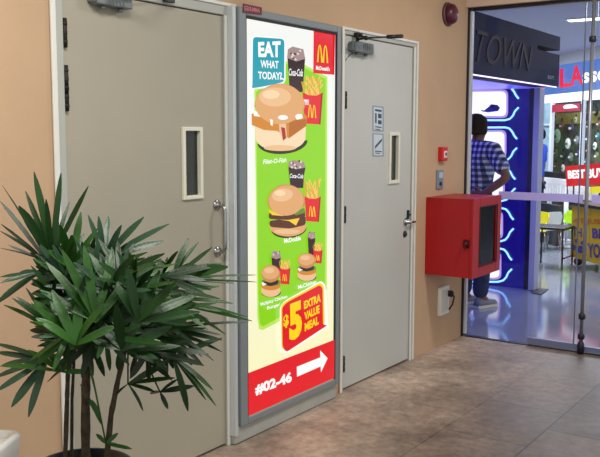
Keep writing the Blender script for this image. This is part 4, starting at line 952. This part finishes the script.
FR = [
 (52, 258, -.02, [(34, 172, 6.5), (61, 173, 5.5), (25.5, 191, 5), (46, 199, 5), (69.5, 202, 4), (88.5, 186, 5.5), (18.5, 206, 10, -.16), (58, 218, 6)], 0, 1),
 (47, 262, .06, [(0, 201, 4.5), (2, 185, 1.6), (1, 224, 3), (0, 231, 3), (8, 245, 3), (0, 248, 1.4)], 3, 2),
 (71, 268, -.04, [(72, 235, 9, -.1), (81, 212, 6.5), (60, 225, 8, -.1), (98, 228, 5), (48, 250, 7), (100, 248, 6)], 1, 1),
 (104, 260, .05, [(88, 215, 4.5), (90, 218, 4), (98.5, 216, 5), (108.5, 216, 6), (121.5, 225, 5.5), (144, 217, 7), (169, 224, 5.5), (163.5, 241, 7)], 2, 1),
 (172, 279, -.02, [(188.5, 238, 5.5), (199, 242, 4), (212.5, 247, 4), (228, 267, 10.5, -.08), (256, 275, 2.2), (257, 282, 1.8), (213, 287, 3), (211, 290, 3.5), (234, 283, 4)], 0, 4),
 (160, 300, 0, [(233, 303.5, 4.5), (220, 286, 5), (222, 312, 5), (252, 321, 3.5), (247, 317, 3), (208, 330, 5), (225, 334, 4)], 1, 4),
 (168, 330, 0, [(221, 335, 3.5), (249, 322, 3), (222, 352, 3.5), (214, 361, 3), (202, 357, 3), (192, 300, 5), (222, 340, 5)], 3, 3),
 (173, 357, -.03, [(188, 411, 6), (213, 390, 4.5), (216, 406, 3.6), (206, 400, 3), (193, 384, 0.1), (222, 338, 6), (150, 375, 5)], 0, 3),
 (160, 392, 0, [(194, 386, 5.5), (168, 409, 4), (178, 379, 3), (150, 393, 4)], 3, 3),
 (128, 384, -.02, [(143, 411, 4.5), (168, 362, 6), (175, 378, 6), (155, 392, 4.5), (112, 400, 3)], 0, 3),
 (40, 272, 0, [(0, 277, 4), (0, 283, 5), (-4, 304, 7), (20, 272, 4)], 2, 2),
 (58, 335, -.02, [(4, 305, 5), (12, 298, 5), (17, 297, 5.5), (26, 288, 4), (30, 330, 7), (40, 300, 8, -.1)], 0, 2),
 (47, 360, 0, [(-6, 343, 5), (-5, 352, 5.5), (-6, 378, 6), (-5, 392, 5.5), (11.5, 407, 8.5), (28.5, 417, 6.5), (2, 365, 5)], 2, 2),
 (62, 372, -.05, [(28, 350, 6), (0, 366, 5), (44, 345, 6), (80, 352, 7), (90, 372, 5)], 1, 5),
 (102, 425, 0, [(92, 400, 4.5), (80, 384, 3)], 1, 5),
 (106, 444, -.04, [(118, 433, 4), (132, 449, 4), (96, 434, 4), (120, 446, 5)], 1, 5),
]
for (hx, hy, hd, tips, mi, si) in FR: frond(hx, hy, hd, tips, LM[mi], ST[si])
# dense middle of the crown: fans that point outwards from the stems
for i in range(54):
    hx = RG.uniform(52, 165); hy = RG.uniform(272, 352); hd = RG.uniform(-.17, .12); n = RG.randint(6, 9)
    out_ = math.degrees(math.atan2(-(hy-345), hx-100))+RG.uniform(-35, 35)
    if hy > 320: out_ += (-50 if hx > 100 else 50)*RG.random()
    tips = []; spread = RG.uniform(110, 190); sq = RG.uniform(.55, 1.0)
    for k in range(n):
        a_ = math.radians(out_-spread/2+spread*k/(n-1)+RG.uniform(-5, 5)); L_ = RG.uniform(42, 72)*(1-.25*abs(2*k/(n-1)-1))
        tx, ty = hx+math.cos(a_)*L_, hy-math.sin(a_)*L_*sq
        ty = max(ty, 232 + abs(tx-80)*.18+RG.uniform(0, 14)); ty = min(ty, 385-RG.uniform(0, 30))
        if tx < 30: tx = 30+RG.uniform(0, 12)
        if tx > 225: tx = 225-RG.uniform(0, 10)
        tips.append((tx, ty, RG.uniform(4, 6.8), RG.uniform(-.12, .08)))
    frond(hx, hy, hd, tips, LM[[0, 3, 1, 0, 2, 3, 1][i % 7]], ST[RG.randint(0, 5)])

for (hx, hy, hd, tips, mi, si) in [
    (96, 322, -.2, [(46, 262, 7.5), (62, 250, 7.5), (84, 246, 8), (112, 258, 7.5), (134, 272, 8), (40, 290, 8)], 1, 1),
    (138, 322, -.2, [(176, 282, 10), (196, 296, 9), (160, 270, 9), (200, 312, 8), (128, 268, 8), (112, 280, 8)], 0, 3),
    (76, 345, -.22, [(36, 318, 8), (34, 300, 8), (52, 290, 9), (80, 292, 9), (104, 306, 8), (116, 326, 8)], 1, 2),
    (122, 350, -.2, [(96, 318, 8), (116, 304, 9), (146, 308, 9), (172, 326, 9), (180, 346, 8), (92, 340, 7)], 0, 3)]:
    frond(hx, hy, hd, tips, LM[mi], ST[si])

# white rounded bin in the lower left corner
wb = thing('waste_bin', 'white rounded plastic bin at the lower left beside the palm', 'bin', (0, 0, 0))
c_ = atdepth(-26, 455, 2.3); ztop = atdepth(5, 440, 2.3).z
def rr_ring(t, hw, z, r=0.03):
    vs = []
    for (sx, sy, a0) in ((1, 1, 0), (-1, 1, 90), (-1, -1, 180), (1, -1, 270)):
        for k in range(5):
            a_ = math.radians(a0+k*22.5); vs.append(t.verts.new((sx*(hw-r)+math.cos(a_)*r, sy*(hw-r)+math.sin(a_)*r, z)))
    return vs
t = bmesh.new(); R_ = [rr_ring(t, hw, z) for hw, z in ((.07, 0), (.078, .01), (.095, ztop-.05), (.1, ztop-.012), (.097, ztop-.003), (.09, ztop), (.08, ztop-.004), (.078, ztop-.02))]
for a_, b_ in zip(R_, R_[1:]):
    for k in range(20): f = t.faces.new((a_[k], a_[(k+1) % 20], b_[(k+1) % 20], b_[k])); f.smooth = True
t.faces.new(R_[0][::-1]); t.faces.new(R_[-1])
b = MB(); b._add(t); b.build('bin_body', mat('bin_white', (214, 214, 208), .4), wb)
MB().tube([(-.06, 0, ztop-.02), (-.03, 0, ztop+.0), (.03, 0, ztop+.0), (.06, 0, ztop-.02)], .006, 8).build('handle', mat('bin_white', (214, 214, 208), .4), wb)
wb.location = (c_.x, c_.y, 0); wb.rotation_euler = (0, 0, .5)
